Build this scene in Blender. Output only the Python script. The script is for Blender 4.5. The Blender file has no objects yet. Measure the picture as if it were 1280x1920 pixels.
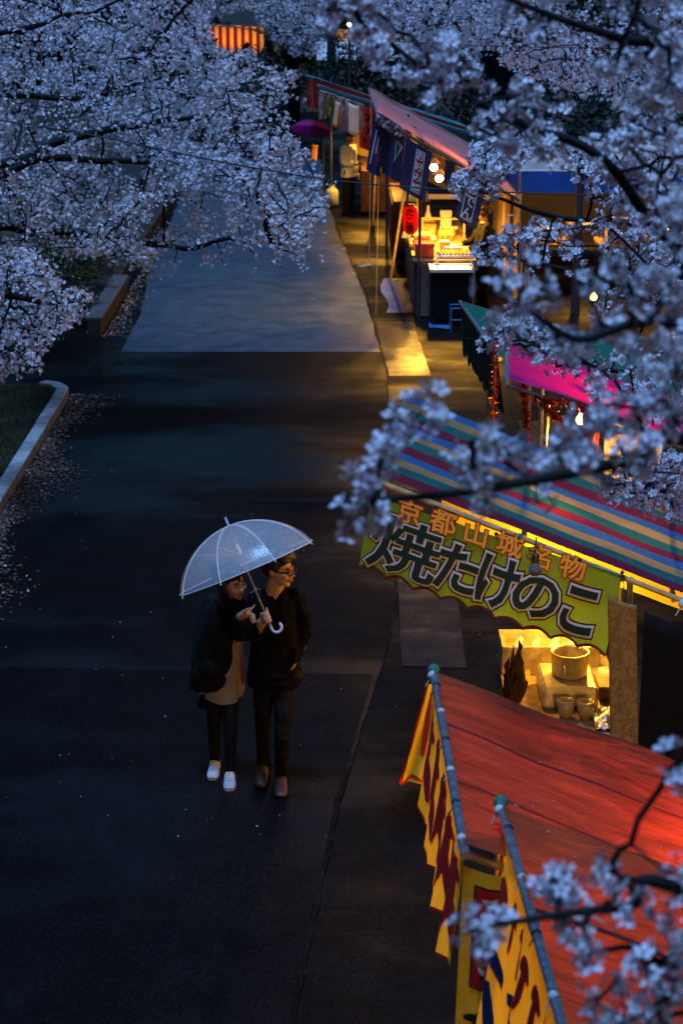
import bpy, bmesh, math, random
import numpy as np
from mathutils import Vector, Matrix, noise

scene = bpy.context.scene
COL = scene.collection
R = math.radians
# ------------------------------------------------------------------ camera
PITCH, CAM_H, FPX = R(16.65), 5.457, 3600.0        # FPX: focal length in pixels of a 1280 px wide picture
cd = bpy.data.cameras.new('camera'); cam = bpy.data.objects.new('camera', cd); COL.objects.link(cam)
cam.location = (0, 0, CAM_H); cam.rotation_euler = (R(90) - PITCH, 0, 0)
cd.sensor_fit = 'HORIZONTAL'; cd.sensor_width = 24.0; cd.lens = FPX / 1280 * 24.0
cd.clip_start = 0.1; cd.clip_end = 2000
cd.dof.use_dof = True; cd.dof.focus_distance = 14.0; cd.dof.aperture_fstop = 4.4; cd.dof.aperture_blades = 7
scene.camera = cam
# ------------------------------------------------------------------ world, sun, exposure
W = bpy.data.worlds.new('World'); scene.world = W; W.use_nodes = True
wn = W.node_tree.nodes; wl = W.node_tree.links
bg = wn['Background']
sky = wn.new('ShaderNodeTexSky'); sky.sky_type = 'NISHITA'; sky.sun_disc = False
SUN_EL, SUN_ROT = R(1.5), R(150)
sky.sun_elevation = SUN_EL; sky.sun_rotation = SUN_ROT; sky.altitude = 50; sky.air_density = 1.0; sky.dust_density = 0.3; sky.ozone_density = 4.0
wl.new(sky.outputs[0], bg.inputs[0]); bg.inputs[1].default_value = 0.05
sd = bpy.data.lights.new('dusk_sun', 'SUN'); sun = bpy.data.objects.new('dusk_sun', sd); COL.objects.link(sun)
sd.energy = 1.45; sd.angle = R(10); sd.color = (0.26, 0.50, 1.0)
sun.rotation_euler = (R(9), 0, R(-30))
scene.view_settings.view_transform = 'Standard'; scene.view_settings.look = 'None'
scene.view_settings.gamma = 1.0; scene.view_settings.exposure = 1.6
scene.cycles.max_bounces = 6; scene.cycles.diffuse_bounces = 2; scene.cycles.transparent_max_bounces = 12
scene.cycles.sample_clamp_indirect = 4.0
scene.cycles.use_denoising = True
scene.cycles.caustics_reflective = False; scene.cycles.caustics_refractive = False

# ------------------------------------------------------------------ measuring: where a sight line of the photograph meets a plane
_c, _s = math.cos(PITCH), math.sin(PITCH)
def _ray(x, y):
    u, v = (x - 640) / FPX, (y - 960) / FPX
    return Vector((u, _c - v * _s, -_s - v * _c))
def atz(x, y, z=0.0):
    d = _ray(x, y); return Vector((0, 0, CAM_H)) + d * ((z - CAM_H) / d.z)
def aty(x, y, Y):
    d = _ray(x, y); return Vector((0, 0, CAM_H)) + d * (Y / d.y)

# ------------------------------------------------------------------ objects
def tag(o, label=None, cat=None, group=None, kind=None):
    if label: o['label'] = label
    if cat: o['category'] = cat
    if group: o['group'] = group
    if kind: o['kind'] = kind
    return o
def thing(name, label, cat, loc=(0, 0, 0), group=None):
    o = bpy.data.objects.new(name, None); COL.objects.link(o); o.location = loc
    o.empty_display_size = 0.1
    return tag(o, label, cat, group)
def link(name, me, mat=None, parent=None):
    o = bpy.data.objects.new(name, me); COL.objects.link(o)
    if mat is not None:
        for m in (mat if isinstance(mat, (list, tuple)) else [mat]): me.materials.append(m)
    if parent is not None: set_parent(o, parent)
    return o
def set_parent(o, p):
    o.parent = p
    if p.parent is None: o.matrix_parent_inverse = Matrix.Translation(-Vector(p.location))   # shapes are given in place; parts of parts already are

class MB:
    """collects vertices and faces of ONE mesh"""
    def __init__(s): s.v = []; s.f = []; s.mi = []; s.cur = 0
    def add(s, vs, fs):
        b = len(s.v); s.v += [tuple(p) for p in vs]
        s.f += [tuple(i + b for i in f) for f in fs]; s.mi += [s.cur] * len(fs); return s
    def box(s, lo, hi, M=None, bev=0.0):
        (x0, y0, z0), (x1, y1, z1) = lo, hi
        if bev <= 0:
            vs = [(x0,y0,z0),(x1,y0,z0),(x1,y1,z0),(x0,y1,z0),(x0,y0,z1),(x1,y0,z1),(x1,y1,z1),(x0,y1,z1)]
            fs = [(0,3,2,1),(4,5,6,7),(0,1,5,4),(1,2,6,5),(2,3,7,6),(3,0,4,7)]
        else:
            bm = bmesh.new(); bmesh.ops.create_cube(bm, size=1)
            for v in bm.verts: v.co = Vector(((x0+x1)/2+v.co.x*(x1-x0), (y0+y1)/2+v.co.y*(y1-y0), (z0+z1)/2+v.co.z*(z1-z0)))
            bmesh.ops.bevel(bm, geom=bm.edges[:], offset=bev, segments=1, affect='EDGES')
            bm.verts.index_update(); vs = [v.co.copy() for v in bm.verts]; fs = [[v.index for v in f.verts] for f in bm.faces]; bm.free()
        if M is not None: vs = [M @ Vector(p) for p in vs]
        return s.add(vs, fs)
    def tube(s, pts, rad, n=8, cap=True, sx=1.0):
        pts = [Vector(p) for p in pts]; k = len(pts)
        rad = [rad] * k if not isinstance(rad, (list, tuple)) else list(rad)
        t0 = (pts[1] - pts[0]).normalized()
        up = Vector((0, 0, 1)) if abs(t0.z) < 0.9 else Vector((0, 1, 0))
        nx = t0.cross(up).normalized(); vs = []; fs = []
        for i in range(k):
            t = (pts[min(i+1, k-1)] - pts[max(i-1, 0)]).normalized()
            nx = (nx - t * nx.dot(t)); nx = nx.normalized() if nx.length > 1e-6 else t.orthogonal().normalized()
            ny = t.cross(nx); r = rad[i]; rx, ry = (r if isinstance(r, (tuple, list)) else (r, r))
            for j in range(n):
                a = 2 * math.pi * j / n; vs.append(pts[i] + nx * (rx * math.cos(a)) + ny * (ry * math.sin(a)))
        for i in range(k - 1):
            for j in range(n):
                a, b = i*n + j, i*n + (j+1) % n; fs.append((a, b, b + n, a + n))
        if cap: fs.append(tuple(range(n-1, -1, -1))); fs.append(tuple(range((k-1)*n, k*n)))
        return s.add(vs, fs)
    def rings(s, secs, n=16, cap=True):
        """secs: (centre, rx, ry[, power]) horizontal ellipses from bottom to top"""
        vs = []; fs = []; k = len(secs)
        for sec in secs:
            c, rx, ry = Vector(sec[0]), sec[1], sec[2]; p = sec[3] if len(sec) > 3 else 2.0
            for j in range(n):
                a = 2 * math.pi * j / n; ca, sa = math.cos(a), math.sin(a)
                vs.append(c + Vector((rx*math.copysign(abs(ca)**(2/p), ca), ry*math.copysign(abs(sa)**(2/p), sa), 0)))
        for i in range(k - 1):
            for j in range(n):
                a, b = i*n + j, i*n + (j+1) % n; fs.append((a, b, b + n, a + n))
        if cap: fs.append(tuple(range(n-1, -1, -1))); fs.append(tuple(range((k-1)*n, k*n)))
        return s.add(vs, fs)
    def ell(s, c, r, n=12, m=8, M=None):
        c = Vector(c); vs = []; fs = []
        r = (r, r, r) if not isinstance(r, (tuple, list)) else r
        for i in range(m + 1):
            ph = math.pi * i / m
            for j in range(n):
                a = 2*math.pi*j/n; p = Vector((r[0]*math.sin(ph)*math.cos(a), r[1]*math.sin(ph)*math.sin(a), -r[2]*math.cos(ph)))
                vs.append(c + (M @ p if M is not None else p))
        for i in range(m):
            for j in range(n):
                a, b = i*n + j, i*n + (j+1) % n; fs.append((a, b, b + n, a + n))
        return s.add(vs, fs)
    def grid(s, fn, nu, nv):
        vs = [fn(i/nu, j/nv) for j in range(nv+1) for i in range(nu+1)]; fs = []
        for j in range(nv):
            for i in range(nu):
                a = j*(nu+1) + i; fs.append((a, a+1, a+nu+2, a+nu+1))
        return s.add(vs, fs)
    def mesh(s, name, smooth=False):
        me = bpy.data.meshes.new(name); me.from_pydata([tuple(v) for v in s.v], [], s.f); me.update()
        if any(s.mi): me.polygons.foreach_set('material_index', s.mi)
        if smooth: me.polygons.foreach_set('use_smooth', [True] * len(me.polygons))
        return me
    def build(s, name, mat, parent=None, smooth=False):
        return link(name, s.mesh(name, smooth), mat, parent)

def np_mesh(name, verts, quads=None, tris=None, mi=None, smooth=False):
    """big mesh straight from numpy arrays"""
    me = bpy.data.meshes.new(name); verts = np.asarray(verts, np.float32).reshape(-1, 3)
    loops = []; starts = []; tot = 0; counts = 0
    for arr, k in ((quads, 4), (tris, 3)):
        if arr is None or len(arr) == 0: continue
        arr = np.asarray(arr, np.int32).reshape(-1, k); loops.append(arr.ravel())
        starts.append(tot + np.arange(len(arr), dtype=np.int32) * k); tot += arr.size; counts += len(arr)
    me.vertices.add(len(verts)); me.vertices.foreach_set('co', verts.ravel())
    me.loops.add(tot); me.loops.foreach_set('vertex_index', np.concatenate(loops))
    me.polygons.add(counts); me.polygons.foreach_set('loop_start', np.concatenate(starts))
    if mi is not None: me.polygons.foreach_set('material_index', np.asarray(mi, np.int32))
    if smooth: me.polygons.foreach_set('use_smooth', np.ones(counts, dtype=bool))
    me.update(calc_edges=True); me.validate(); return me
def solid(o, t, offset=0.0):
    m = o.modifiers.new('thickness', 'SOLIDIFY'); m.thickness = t; m.offset = offset; return o

# ------------------------------------------------------------------ materials
def nt(name):
    m = bpy.data.materials.new(name); m.use_nodes = True
    t = m.node_tree; return m, t.nodes, t.links, t.nodes['Principled BSDF']
def mat(name, col, rough=0.6, spec=0.5, metal=0.0, var=0.12, scale=6.0, bump=0.0, bscale=60.0, emit=None, estr=0.0, col2=None, coat=0.0):
    m, N, L, b = nt(name)
    b.inputs['Roughness'].default_value = rough; b.inputs['Specular IOR Level'].default_value = spec; b.inputs['Metallic'].default_value = metal
    b.inputs['Coat Weight'].default_value = coat
    tc = N.new('ShaderNodeTexCoord')
    if var > 0 or col2:
        n = N.new('ShaderNodeTexNoise'); n.inputs['Scale'].default_value = scale; n.inputs['Detail'].default_value = 6
        L.new(tc.outputs['Object'], n.inputs['Vector'])
        r = N.new('ShaderNodeValToRGB'); L.new(n.outputs['Fac'], r.inputs[0])
        c2 = col2 or tuple(min(1, c * (1 + var)) for c in col)
        r.color_ramp.elements[0].position = 0.35; r.color_ramp.elements[1].position = 0.68
        r.color_ramp.elements[0].color = (*(tuple(c * (1 - var) for c in col) if not col2 else col), 1); r.color_ramp.elements[1].color = (*c2, 1)
        L.new(r.outputs[0], b.inputs['Base Color'])
    else: b.inputs['Base Color'].default_value = (*col, 1)
    if bump > 0:
        n2 = N.new('ShaderNodeTexNoise'); n2.inputs['Scale'].default_value = bscale; n2.inputs['Detail'].default_value = 4
        L.new(tc.outputs['Object'], n2.inputs['Vector'])
        bp = N.new('ShaderNodeBump'); bp.inputs['Strength'].default_value = bump; bp.inputs['Distance'].default_value = 0.01
        L.new(n2.outputs['Fac'], bp.inputs['Height']); L.new(bp.outputs[0], b.inputs['Normal'])
    if emit: b.inputs['Emission Color'].default_value = (*emit, 1); b.inputs['Emission Strength'].default_value = estr
    return m
def cloth(name, col, trans=0.4, var=0.15, scale=5.0, rough=0.7, tcol=None, stretch=(1,1,1), weave=0.0, spec=0.3, crease=0.0):
    """thin sheet that lets lamp light through"""
    m, N, L, b = nt(name)
    b.inputs['Roughness'].default_value = rough; b.inputs['Specular IOR Level'].default_value = spec
    tc = N.new('ShaderNodeTexCoord'); mp = N.new('ShaderNodeMapping'); mp.inputs['Scale'].default_value = stretch
    n = N.new('ShaderNodeTexNoise'); n.inputs['Scale'].default_value = scale; n.inputs['Detail'].default_value = 8; n.inputs['Roughness'].default_value = 0.65
    L.new(tc.outputs['Object'], mp.inputs[0]); L.new(mp.outputs[0], n.inputs['Vector'])
    r = N.new('ShaderNodeValToRGB'); L.new(n.outputs['Fac'], r.inputs[0])
    r.color_ramp.elements[0].position = 0.3; r.color_ramp.elements[1].position = 0.7
    r.color_ramp.elements[0].color = (*[c*(1-var) for c in col], 1); r.color_ramp.elements[1].color = (*[min(1, c*(1+var)) for c in col], 1)
    L.new(r.outputs[0], b.inputs['Base Color'])
    tr = N.new('ShaderNodeBsdfTranslucent'); tc_ = tcol or col
    mixc = N.new('ShaderNodeMix'); mixc.data_type = 'RGBA'; mixc.blend_type = 'MULTIPLY'; mixc.inputs[0].default_value = 1.0
    lum = N.new('ShaderNodeMapRange'); lum.inputs[1].default_value = 0.25; lum.inputs[2].default_value = 0.75; lum.inputs[3].default_value = 1 - var * 1.6; lum.inputs[4].default_value = 1.0
    L.new(n.outputs['Fac'], lum.inputs[0]); L.new(lum.outputs[0], mixc.inputs[6]); mixc.inputs[7].default_value = (*tc_, 1)
    L.new(mixc.outputs[2], tr.inputs[0])
    mx = N.new('ShaderNodeMixShader'); mx.inputs[0].default_value = trans
    out = N['Material Output']; L.new(b.outputs[0], mx.inputs[1]); L.new(tr.outputs[0], mx.inputs[2]); L.new(mx.outputs[0], out.inputs[0])
    if crease > 0:                                                   # soft creases and sags of a stretched sheet
        mc = N.new('ShaderNodeMapping'); mc.inputs['Scale'].default_value = (1.6, 7.0, 1.6); n4 = N.new('ShaderNodeTexNoise'); n4.inputs['Scale'].default_value = 1.7; n4.inputs['Detail'].default_value = 5; n4.inputs['Distortion'].default_value = .8
        L.new(tc.outputs['Object'], mc.inputs[0]); L.new(mc.outputs[0], n4.inputs['Vector'])
        bc = N.new('ShaderNodeBump'); bc.inputs['Strength'].default_value = crease; bc.inputs['Distance'].default_value = 0.09; L.new(n4.outputs['Fac'], bc.inputs['Height']); L.new(bc.outputs[0], b.inputs['Normal']); L.new(bc.outputs[0], tr.inputs['Normal'])
    if weave > 0:
        n2 = N.new('ShaderNodeTexNoise'); n2.inputs['Scale'].default_value = 140; L.new(tc.outputs['Object'], n2.inputs['Vector'])
        bp = N.new('ShaderNodeBump'); bp.inputs['Strength'].default_value = weave; bp.inputs['Distance'].default_value = 0.004
        L.new(n2.outputs['Fac'], bp.inputs['Height']); L.new(bp.outputs[0], b.inputs['Normal'])
    return m
def lamp_mat(name, col, s):
    m, N, L, b = nt(name); b.inputs['Base Color'].default_value = (1, .9, .7, 1)
    b.inputs['Emission Color'].default_value = (*col, 1); b.inputs['Emission Strength'].default_value = s; return m
WARM = (1.0, 0.47, 0.045)
def spot(name, loc, power, col=WARM, size=0.05, cone=152):
    l = bpy.data.lights.new(name, 'SPOT'); l.energy = power; l.color = col; l.shadow_soft_size = size; l.spot_size = R(cone); l.spot_blend = .35
    o = bpy.data.objects.new(name, l); COL.objects.link(o); o.location = loc; return o
def point(name, loc, power, col=WARM, size=0.05):
    l = bpy.data.lights.new(name, 'POINT'); l.energy = power; l.color = col; l.shadow_soft_size = size
    o = bpy.data.objects.new(name, l); COL.objects.link(o); o.location = loc; return o

# ------------------------------------------------------------------ writing
_glyph = {}
def glyph(ch, bold, fine=0.06):
    """flat outline of one character, about 1 unit high, cut fine enough to follow a waving cloth"""
    k = (ch, bold, fine)
    if k in _glyph: return _glyph[k]
    c = bpy.data.curves.new('glyph', 'FONT'); c.body = ch; c.size = 1.0; c.resolution_u = 3; c.bevel_depth = max(bold, 0); c.bevel_resolution = 1; c.fill_mode = 'FRONT'
    o = bpy.data.objects.new('glyph', c); COL.objects.link(o)
    me = bpy.data.meshes.new_from_object(o.evaluated_get(bpy.context.evaluated_depsgraph_get()))
    bm = bmesh.new(); bm.from_mesh(me); bmesh.ops.triangulate(bm, faces=bm.faces[:])
    for _ in range(4):
        es = [e for e in bm.edges if e.calc_length() > fine * 2]
        if not es: break
        bmesh.ops.subdivide_edges(bm, edges=es, cuts=1); bmesh.ops.triangulate(bm, faces=[f for f in bm.faces if len(f.verts) > 3])
    bm.verts.index_update()
    r = ([(v.co.x - 0.5, v.co.y - 0.38, v.co.z) for v in bm.verts], [tuple(v.index for v in f.verts) for f in bm.faces])
    bm.free(); bpy.data.objects.remove(o); bpy.data.curves.remove(c); bpy.data.meshes.remove(me)
    _glyph[k] = r; return r
def surf_normal(S, u, v, e=0.004):
    a = S(u + e, v) - S(u - e, v); b = S(u, v + e) - S(u, v - e); return a.cross(b).normalized()
def write(name, parent, S, items, mat_, lift=0.004, bold=0.03, fine=0.06):
    """items: (character, u, v, width, height[, angle, slant]); S(u, v) is the cloth in metres, v runs down; letters lie LIFT in front of it"""
    for it in items:
        ch, u0, v0, w, h = it[:5]; ang = it[5] if len(it) > 5 else 0.0; sl = it[6] if len(it) > 6 else 0.0
        pv, pf = glyph(ch, bold, fine); mb = MB(); vs = []
        for (x, y, z) in pv:
            x += y * sl; x, y = x*w, y*h
            X, Yv = x*math.cos(ang) - y*math.sin(ang), x*math.sin(ang) + y*math.cos(ang)
            u, v = u0 + X, v0 - Yv
            vs.append(S(u, v) - surf_normal(S, u, v) * (lift + z*.016))
        mb.add(vs, pf); mb.build(name, mat_, parent)
def brush(name, parent, S, strokes, mat_, lift=0.004):
    """painted strokes: each a list of (u, v, half width)"""
    for st in strokes:
        mb = MB(); vs = []; n = len(st)
        # smooth the polyline
        P = []
        for i in range(n - 1):
            for t in (0, .25, .5, .75):
                a = [st[max(i-1, 0)], st[i], st[i+1], st[min(i+2, n-1)]]
                P.append([0.5*((2*a[1][k]) + (-a[0][k]+a[2][k])*t + (2*a[0][k]-5*a[1][k]+4*a[2][k]-a[3][k])*t*t + (-a[0][k]+3*a[1][k]-3*a[2][k]+a[3][k])*t**3) for k in range(3)])
        P.append(list(st[-1]))
        for i, (u, v, w) in enumerate(P):
            q0, q1 = P[max(i-1, 0)], P[min(i+1, len(P)-1)]
            d = Vector((q1[0]-q0[0], q1[1]-q0[1])); d = d.normalized() if d.length > 1e-6 else Vector((1, 0))
            for sg in (-1, 0, 1):
                uu, vv = u - d.y*w*sg, v + d.x*w*sg
                vs.append(S(uu, vv) - surf_normal(S, uu, vv) * lift)
        fs = []
        for i in range(len(P) - 1):
            for k in (0, 1): fs.append((i*3+k, i*3+k+1, i*3+k+4, i*3+k+3))
        mb.add(vs, fs); mb.build(name, mat_, parent)
# ================================================================== the setting
rng = np.random.default_rng(7)
def asphalt(name, col, r0, r1, puddle=0.5, pscale=0.35, grain=840.0, bump=0.35, spec=0.5, speck=0.0):
    """damp asphalt: stone grain, damp areas that mirror the sky more"""
    m, N, L, b = nt(name); tc = N.new('ShaderNodeTexCoord')
    g = N.new('ShaderNodeTexVoronoi'); g.inputs['Scale'].default_value = grain / 6; L.new(tc.outputs['Object'], g.inputs['Vector'])
    n1 = N.new('ShaderNodeTexNoise'); n1.inputs['Scale'].default_value = pscale; n1.inputs['Detail'].default_value = 5; n1.inputs['Roughness'].default_value = 0.6
    mp = N.new('ShaderNodeMapping'); mp.inputs['Scale'].default_value = (0.5, 1.0, 1); L.new(tc.outputs['Object'], mp.inputs[0]); L.new(mp.outputs[0], n1.inputs['Vector'])
    n2 = N.new('ShaderNodeTexNoise'); n2.inputs['Scale'].default_value = 70; n2.inputs['Detail'].default_value = 3; L.new(tc.outputs['Object'], n2.inputs['Vector'])
    n3 = N.new('ShaderNodeTexNoise'); n3.inputs['Scale'].default_value = 2.6; n3.inputs['Detail'].default_value = 6; L.new(tc.outputs['Object'], n3.inputs['Vector'])
    # colour: grain x blotches
    r = N.new('ShaderNodeValToRGB'); r.color_ramp.elements[0].position = 0.25; r.color_ramp.elements[1].position = 0.75
    r.color_ramp.elements[0].color = (*[c*.55 for c in col], 1); r.color_ramp.elements[1].color = (*[c*1.45 for c in col], 1)
    L.new(n3.outputs['Fac'], r.inputs[0])
    gr = N.new('ShaderNodeMapRange'); gr.inputs[1].default_value = 0.36; gr.inputs[2].default_value = 0.66; gr.inputs[3].default_value = 0.15; gr.inputs[4].default_value = 2.4; L.new(n2.outputs['Fac'], gr.inputs[0])
    gm = N.new('ShaderNodeVectorMath'); gm.operation = 'SCALE'; L.new(r.outputs[0], gm.inputs[0]); L.new(gr.outputs[0], gm.inputs['Scale'])
    if speck > 0:                                                    # pale stone chips in the surface
        sr = N.new('ShaderNodeValToRGB'); sr.color_ramp.elements[0].position = 0.0; sr.color_ramp.elements[1].position = 0.14
        sr.color_ramp.elements[0].color = (1,1,1,1); sr.color_ramp.elements[1].color = (0,0,0,1)
        v2 = N.new('ShaderNodeTexVoronoi'); v2.inputs['Scale'].default_value = 28; L.new(tc.outputs['Object'], v2.inputs['Vector']); L.new(v2.outputs['Distance'], sr.inputs[0])
        ms = N.new('ShaderNodeMix'); ms.data_type = 'RGBA'; L.new(sr.outputs[0], ms.inputs[0]); L.new(gm.outputs[0], ms.inputs[6]); ms.inputs[7].default_value = (speck, speck, speck, 1); L.new(ms.outputs[2], b.inputs['Base Color'])
    else: L.new(gm.outputs[0], b.inputs['Base Color'])
    rr = N.new('ShaderNodeMapRange'); rr.inputs[1].default_value = 0.38; rr.inputs[2].default_value = 0.62; rr.inputs[3].default_value = r0; rr.inputs[4].default_value = r1
    L.new(n1.outputs['Fac'], rr.inputs[0]); L.new(rr.outputs[0], b.inputs['Roughness'])
    sr_ = N.new('ShaderNodeMapRange'); sr_.inputs[1].default_value = 0.40; sr_.inputs[2].default_value = 0.50; sr_.inputs[3].default_value = spec*2.2; sr_.inputs[4].default_value = spec*.6
    L.new(n1.outputs['Fac'], sr_.inputs[0]); L.new(sr_.outputs[0], b.inputs['Specular IOR Level'])
    bs = N.new('ShaderNodeMapRange'); bs.inputs[1].default_value = 0.35; bs.inputs[2].default_value = 0.65; bs.inputs[3].default_value = bump*0.35; bs.inputs[4].default_value = bump; L.new(n1.outputs['Fac'], bs.inputs[0])
    bp = N.new('ShaderNodeBump'); bp.inputs['Distance'].default_value = 0.006; L.new(bs.outputs[0], bp.inputs['Strength']); ad = N.new('ShaderNodeMath'); ad.operation = 'MULTIPLY_ADD'; L.new(g.outputs['Distance'], ad.inputs[0]); ad.inputs[1].default_value = .5; L.new(n2.outputs['Fac'], ad.inputs[2]); L.new(ad.outputs[0], bp.inputs['Height'])
    bp2 = N.new('ShaderNodeBump'); bp2.inputs['Distance'].default_value = 0.01; bp2.inputs['Strength'].default_value = 0.12; L.new(n3.outputs['Fac'], bp2.inputs['Height']); L.new(bp.outputs[0], bp2.inputs['Normal'])
    L.new(bp2.outputs[0], b.inputs['Normal']); return m
def slab(name, outline, z, m, kind='structure', base=None, parent=None, wob=0.0):
    """level sheet with a rim that goes down to BASE"""
    pts = [(p[0], p[1]) for p in outline]
    if wob:
        q = []
        for i, p in enumerate(pts):
            n = pts[(i+1) % len(pts)]; L_ = math.dist(p, n); k = max(1, int(L_ / 0.12)) if L_ < 60 else 1
            for j in range(k):
                t = j/k; x, y = p[0]+(n[0]-p[0])*t, p[1]+(n[1]-p[1])*t
                q.append((x + wob*noise.noise((x*3.1, y*3.1, 4.0)) + .5*wob*noise.noise((x*11, y*11, 1.0)), y + wob*noise.noise((x*3.1, y*3.1, 9.0))))
        pts = q
    n = len(pts); base = z - 0.02 if base is None else base
    mb = MB(); mb.add([(x, y, z) for x, y in pts] + [(x, y, base) for x, y in pts], [tuple(range(n))] + [(i, i+n, (i+1) % n + n, (i+1) % n) for i in range(n)])
    o = mb.build(name, m, parent)
    bm = bmesh.new(); bm.from_mesh(o.data); bmesh.ops.recalc_face_normals(bm, faces=bm.faces[:]); bm.to_mesh(o.data); bm.free()
    if kind: o['kind'] = kind
    return o
M_soil = mat('soil', (0.022, 0.019, 0.015), 0.85, 0.3, var=.4, scale=3, bump=.5)
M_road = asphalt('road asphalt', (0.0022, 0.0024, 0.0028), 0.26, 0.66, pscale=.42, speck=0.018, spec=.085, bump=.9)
M_road2 = asphalt('relaid asphalt', (0.027, 0.043, 0.060), 0.22, 0.42, pscale=.6, bump=.8, spec=.32, speck=.13)  # bluish base colour paints the sky's sheen on this smoother patch
M_edge = asphalt('footway asphalt', (0.0032, 0.0030, 0.0030), 0.34, 0.66, pscale=.7, bump=1.0, speck=.025, spec=.09)
M_edge2 = asphalt('footway patch', (0.0085, 0.0085, 0.009), 0.30, 0.55, pscale=1.2, bump=.6, spec=.22, speck=.03)
M_kerb = mat('kerb concrete', (0.30, 0.31, 0.32), .7, .4, var=.25, scale=9, bump=.4, bscale=70)
M_edge3 = asphalt('wet footway patch', (0.012, 0.011, 0.010), 0.14, 0.34, pscale=1.2, bump=.9, spec=.5, speck=.03)
M_stone = mat('planter stone', (0.03, 0.026, 0.022), .75, .4, var=.35, scale=7, bump=.5, bscale=40)
M_coping = mat('weathered coping', (.065, .062, .06), .7, .4, var=.3, scale=8, bump=.4)
M_joint = mat('joint grit', (0.012, 0.009, 0.007), .95, .15, var=.3)

g = MB(); g.grid(lambda u, v: Vector((-400 + 800*u, -40 + 900*v, -0.03)), 2, 2)
tag(g.build('ground', M_soil), kind='structure')
JOINT = [(-0.43, 5.0), (-0.23, 8.98), (0.0, 11.61), (0.24, 13.48), (0.40, 14.6), (0.47, 15.96), (0.49, 18.5), (0.56, 21.5), (0.59, 24.58), (0.50, 27.2), (0.42, 30.0), (0.20, 33.5), (0.0, 36.5), (-0.25, 41), (-0.5, 52)]
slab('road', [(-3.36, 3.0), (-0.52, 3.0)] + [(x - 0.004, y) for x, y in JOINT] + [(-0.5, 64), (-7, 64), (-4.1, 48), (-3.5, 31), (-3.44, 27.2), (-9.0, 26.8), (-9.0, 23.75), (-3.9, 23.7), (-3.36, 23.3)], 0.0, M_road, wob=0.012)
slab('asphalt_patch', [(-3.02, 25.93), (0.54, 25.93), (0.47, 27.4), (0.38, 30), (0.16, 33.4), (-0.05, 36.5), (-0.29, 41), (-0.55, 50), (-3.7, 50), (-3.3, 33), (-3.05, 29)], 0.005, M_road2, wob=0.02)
M_road3 = asphalt('older asphalt', (0.0026, 0.0028, 0.0034), 0.30, 0.6, pscale=.5, bump=.9, spec=.085, speck=.018)
slab('asphalt_patch', [(-3.34, 3.1), (-.55, 3.1), (-.47, 5), (-.27, 8.98), (-.04, 11.61), (.20, 13.48), (.24, 13.85), (-3.34, 14.05)], 0.005, M_road3, wob=0.008)
slab('pavement', [(x + 0.006, y) for x, y in JOINT] + [(14, 52), (14, 3.0), (-0.48, 3.0)], 0.004, M_edge, wob=0.012)
slab('pavement_patch', [(.47, 14.02), (.97, 13.98), (1.02, 16.75), (.515, 16.75)], 0.0085, M_edge2, wob=0.012)
slab('pavement_patch', [(.62, 24.4), (1.16, 24.4), (1.06, 28.1), (.50, 28.1)], 0.0085, M_edge3, wob=0.012)

# kerbed lawn on the left: kerb stones one by one, grass behind them
kerb = thing('kerb', None, None, (-3.42, 15, 0)); kerb['kind'] = 'structure'
line = [(-3.37, 12.4 + i*0.6) for i in range(19)] + [(-3.40, 23.32), (-3.52, 23.52), (-3.72, 23.64)]
for i in range(len(line) - 1):
    a, b = Vector((*line[i], 0)), Vector((*line[i+1], 0)); d = (b - a); Ld = d.length; d.normalize(); nrm = Vector((-d.y, d.x, 0))
    Mx = Matrix(((d.x, nrm.x, 0, a.x), (d.y, nrm.y, 0, a.y), (0, 0, 1, 0), (0, 0, 0, 1)))
    k = MB(); h = 0.125 + random.Random(i).uniform(-.006, .006); k.box((0.006, 0.0, -0.03), (Ld - 0.006, 0.15, h), Mx, bev=0.012); k.build('kerb_stone', M_kerb, kerb)
slab('lawn', [(-3.51, 12.3), (-3.51, 23.3), (-3.62, 23.5), (-3.9, 23.6), (-40, 23.6), (-40, 12.3)], 0.085, M_soil, base=-0.03)
slab('lawn', [(-3.6, 27.6), (-3.6, 45), (-40, 45), (-40, 27.6)], 0.20, M_soil, base=-0.03)
def blades(name, n, xr, yr, z, hmin, hmax, w, mats, label, cat, dens=None):
    x = rng.uniform(*xr, n); y = rng.uniform(*yr, n)
    if dens is not None: k = dens(x, y); x, y = x[k], y[k]
    n = len(x); h = rng.uniform(hmin, hmax, n); a = rng.uniform(0, 6.283, n); lean = rng.uniform(0.1, .7, n)*h; b = rng.uniform(0, 6.283, n)
    base = np.stack([x, y, np.full(n, z)], 1); side = np.stack([np.cos(a), np.sin(a), np.zeros(n)], 1) * w
    tip = base + np.stack([np.cos(b)*lean, np.sin(b)*lean, h], 1)
    v = np.stack([base - side, base + side, tip], 1).reshape(-1, 3); t = np.arange(n*3).reshape(-1, 3)
    return tag(link(name, np_mesh(name, v, tris=t, mi=rng.integers(0, len(mats), n)), mats), label, cat, kind='stuff')
M_gr1 = mat('grass', (0.045, 0.075, 0.018), .6, .3, var=.3, scale=2); M_gr2 = mat('dry grass', (0.07, 0.075, 0.025), .7, .3, var=.3, scale=2)
blades('grass', 42000, (-5.2, -3.5), (15.5, 23.5), .08, .025, .075, .004, [M_gr1, M_gr1, M_gr2], 'short lawn grass behind the pale kerb stones', 'grass')
blades('moss_grass', 3500, (-4.3, -2.9), (23.75, 26.2), .0, .01, .035, .006, [M_gr2, M_gr1], 'thin moss and grass growing on the side path', 'moss',
       dens=lambda x, y: (np.abs(y - 25.1 + .25*np.sin(x*3)) < .22) | ((x > -3.4) & (x < -3.05 + (y-24)*.02) & (np.sin(x*9+y*4) > -.3)))

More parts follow.
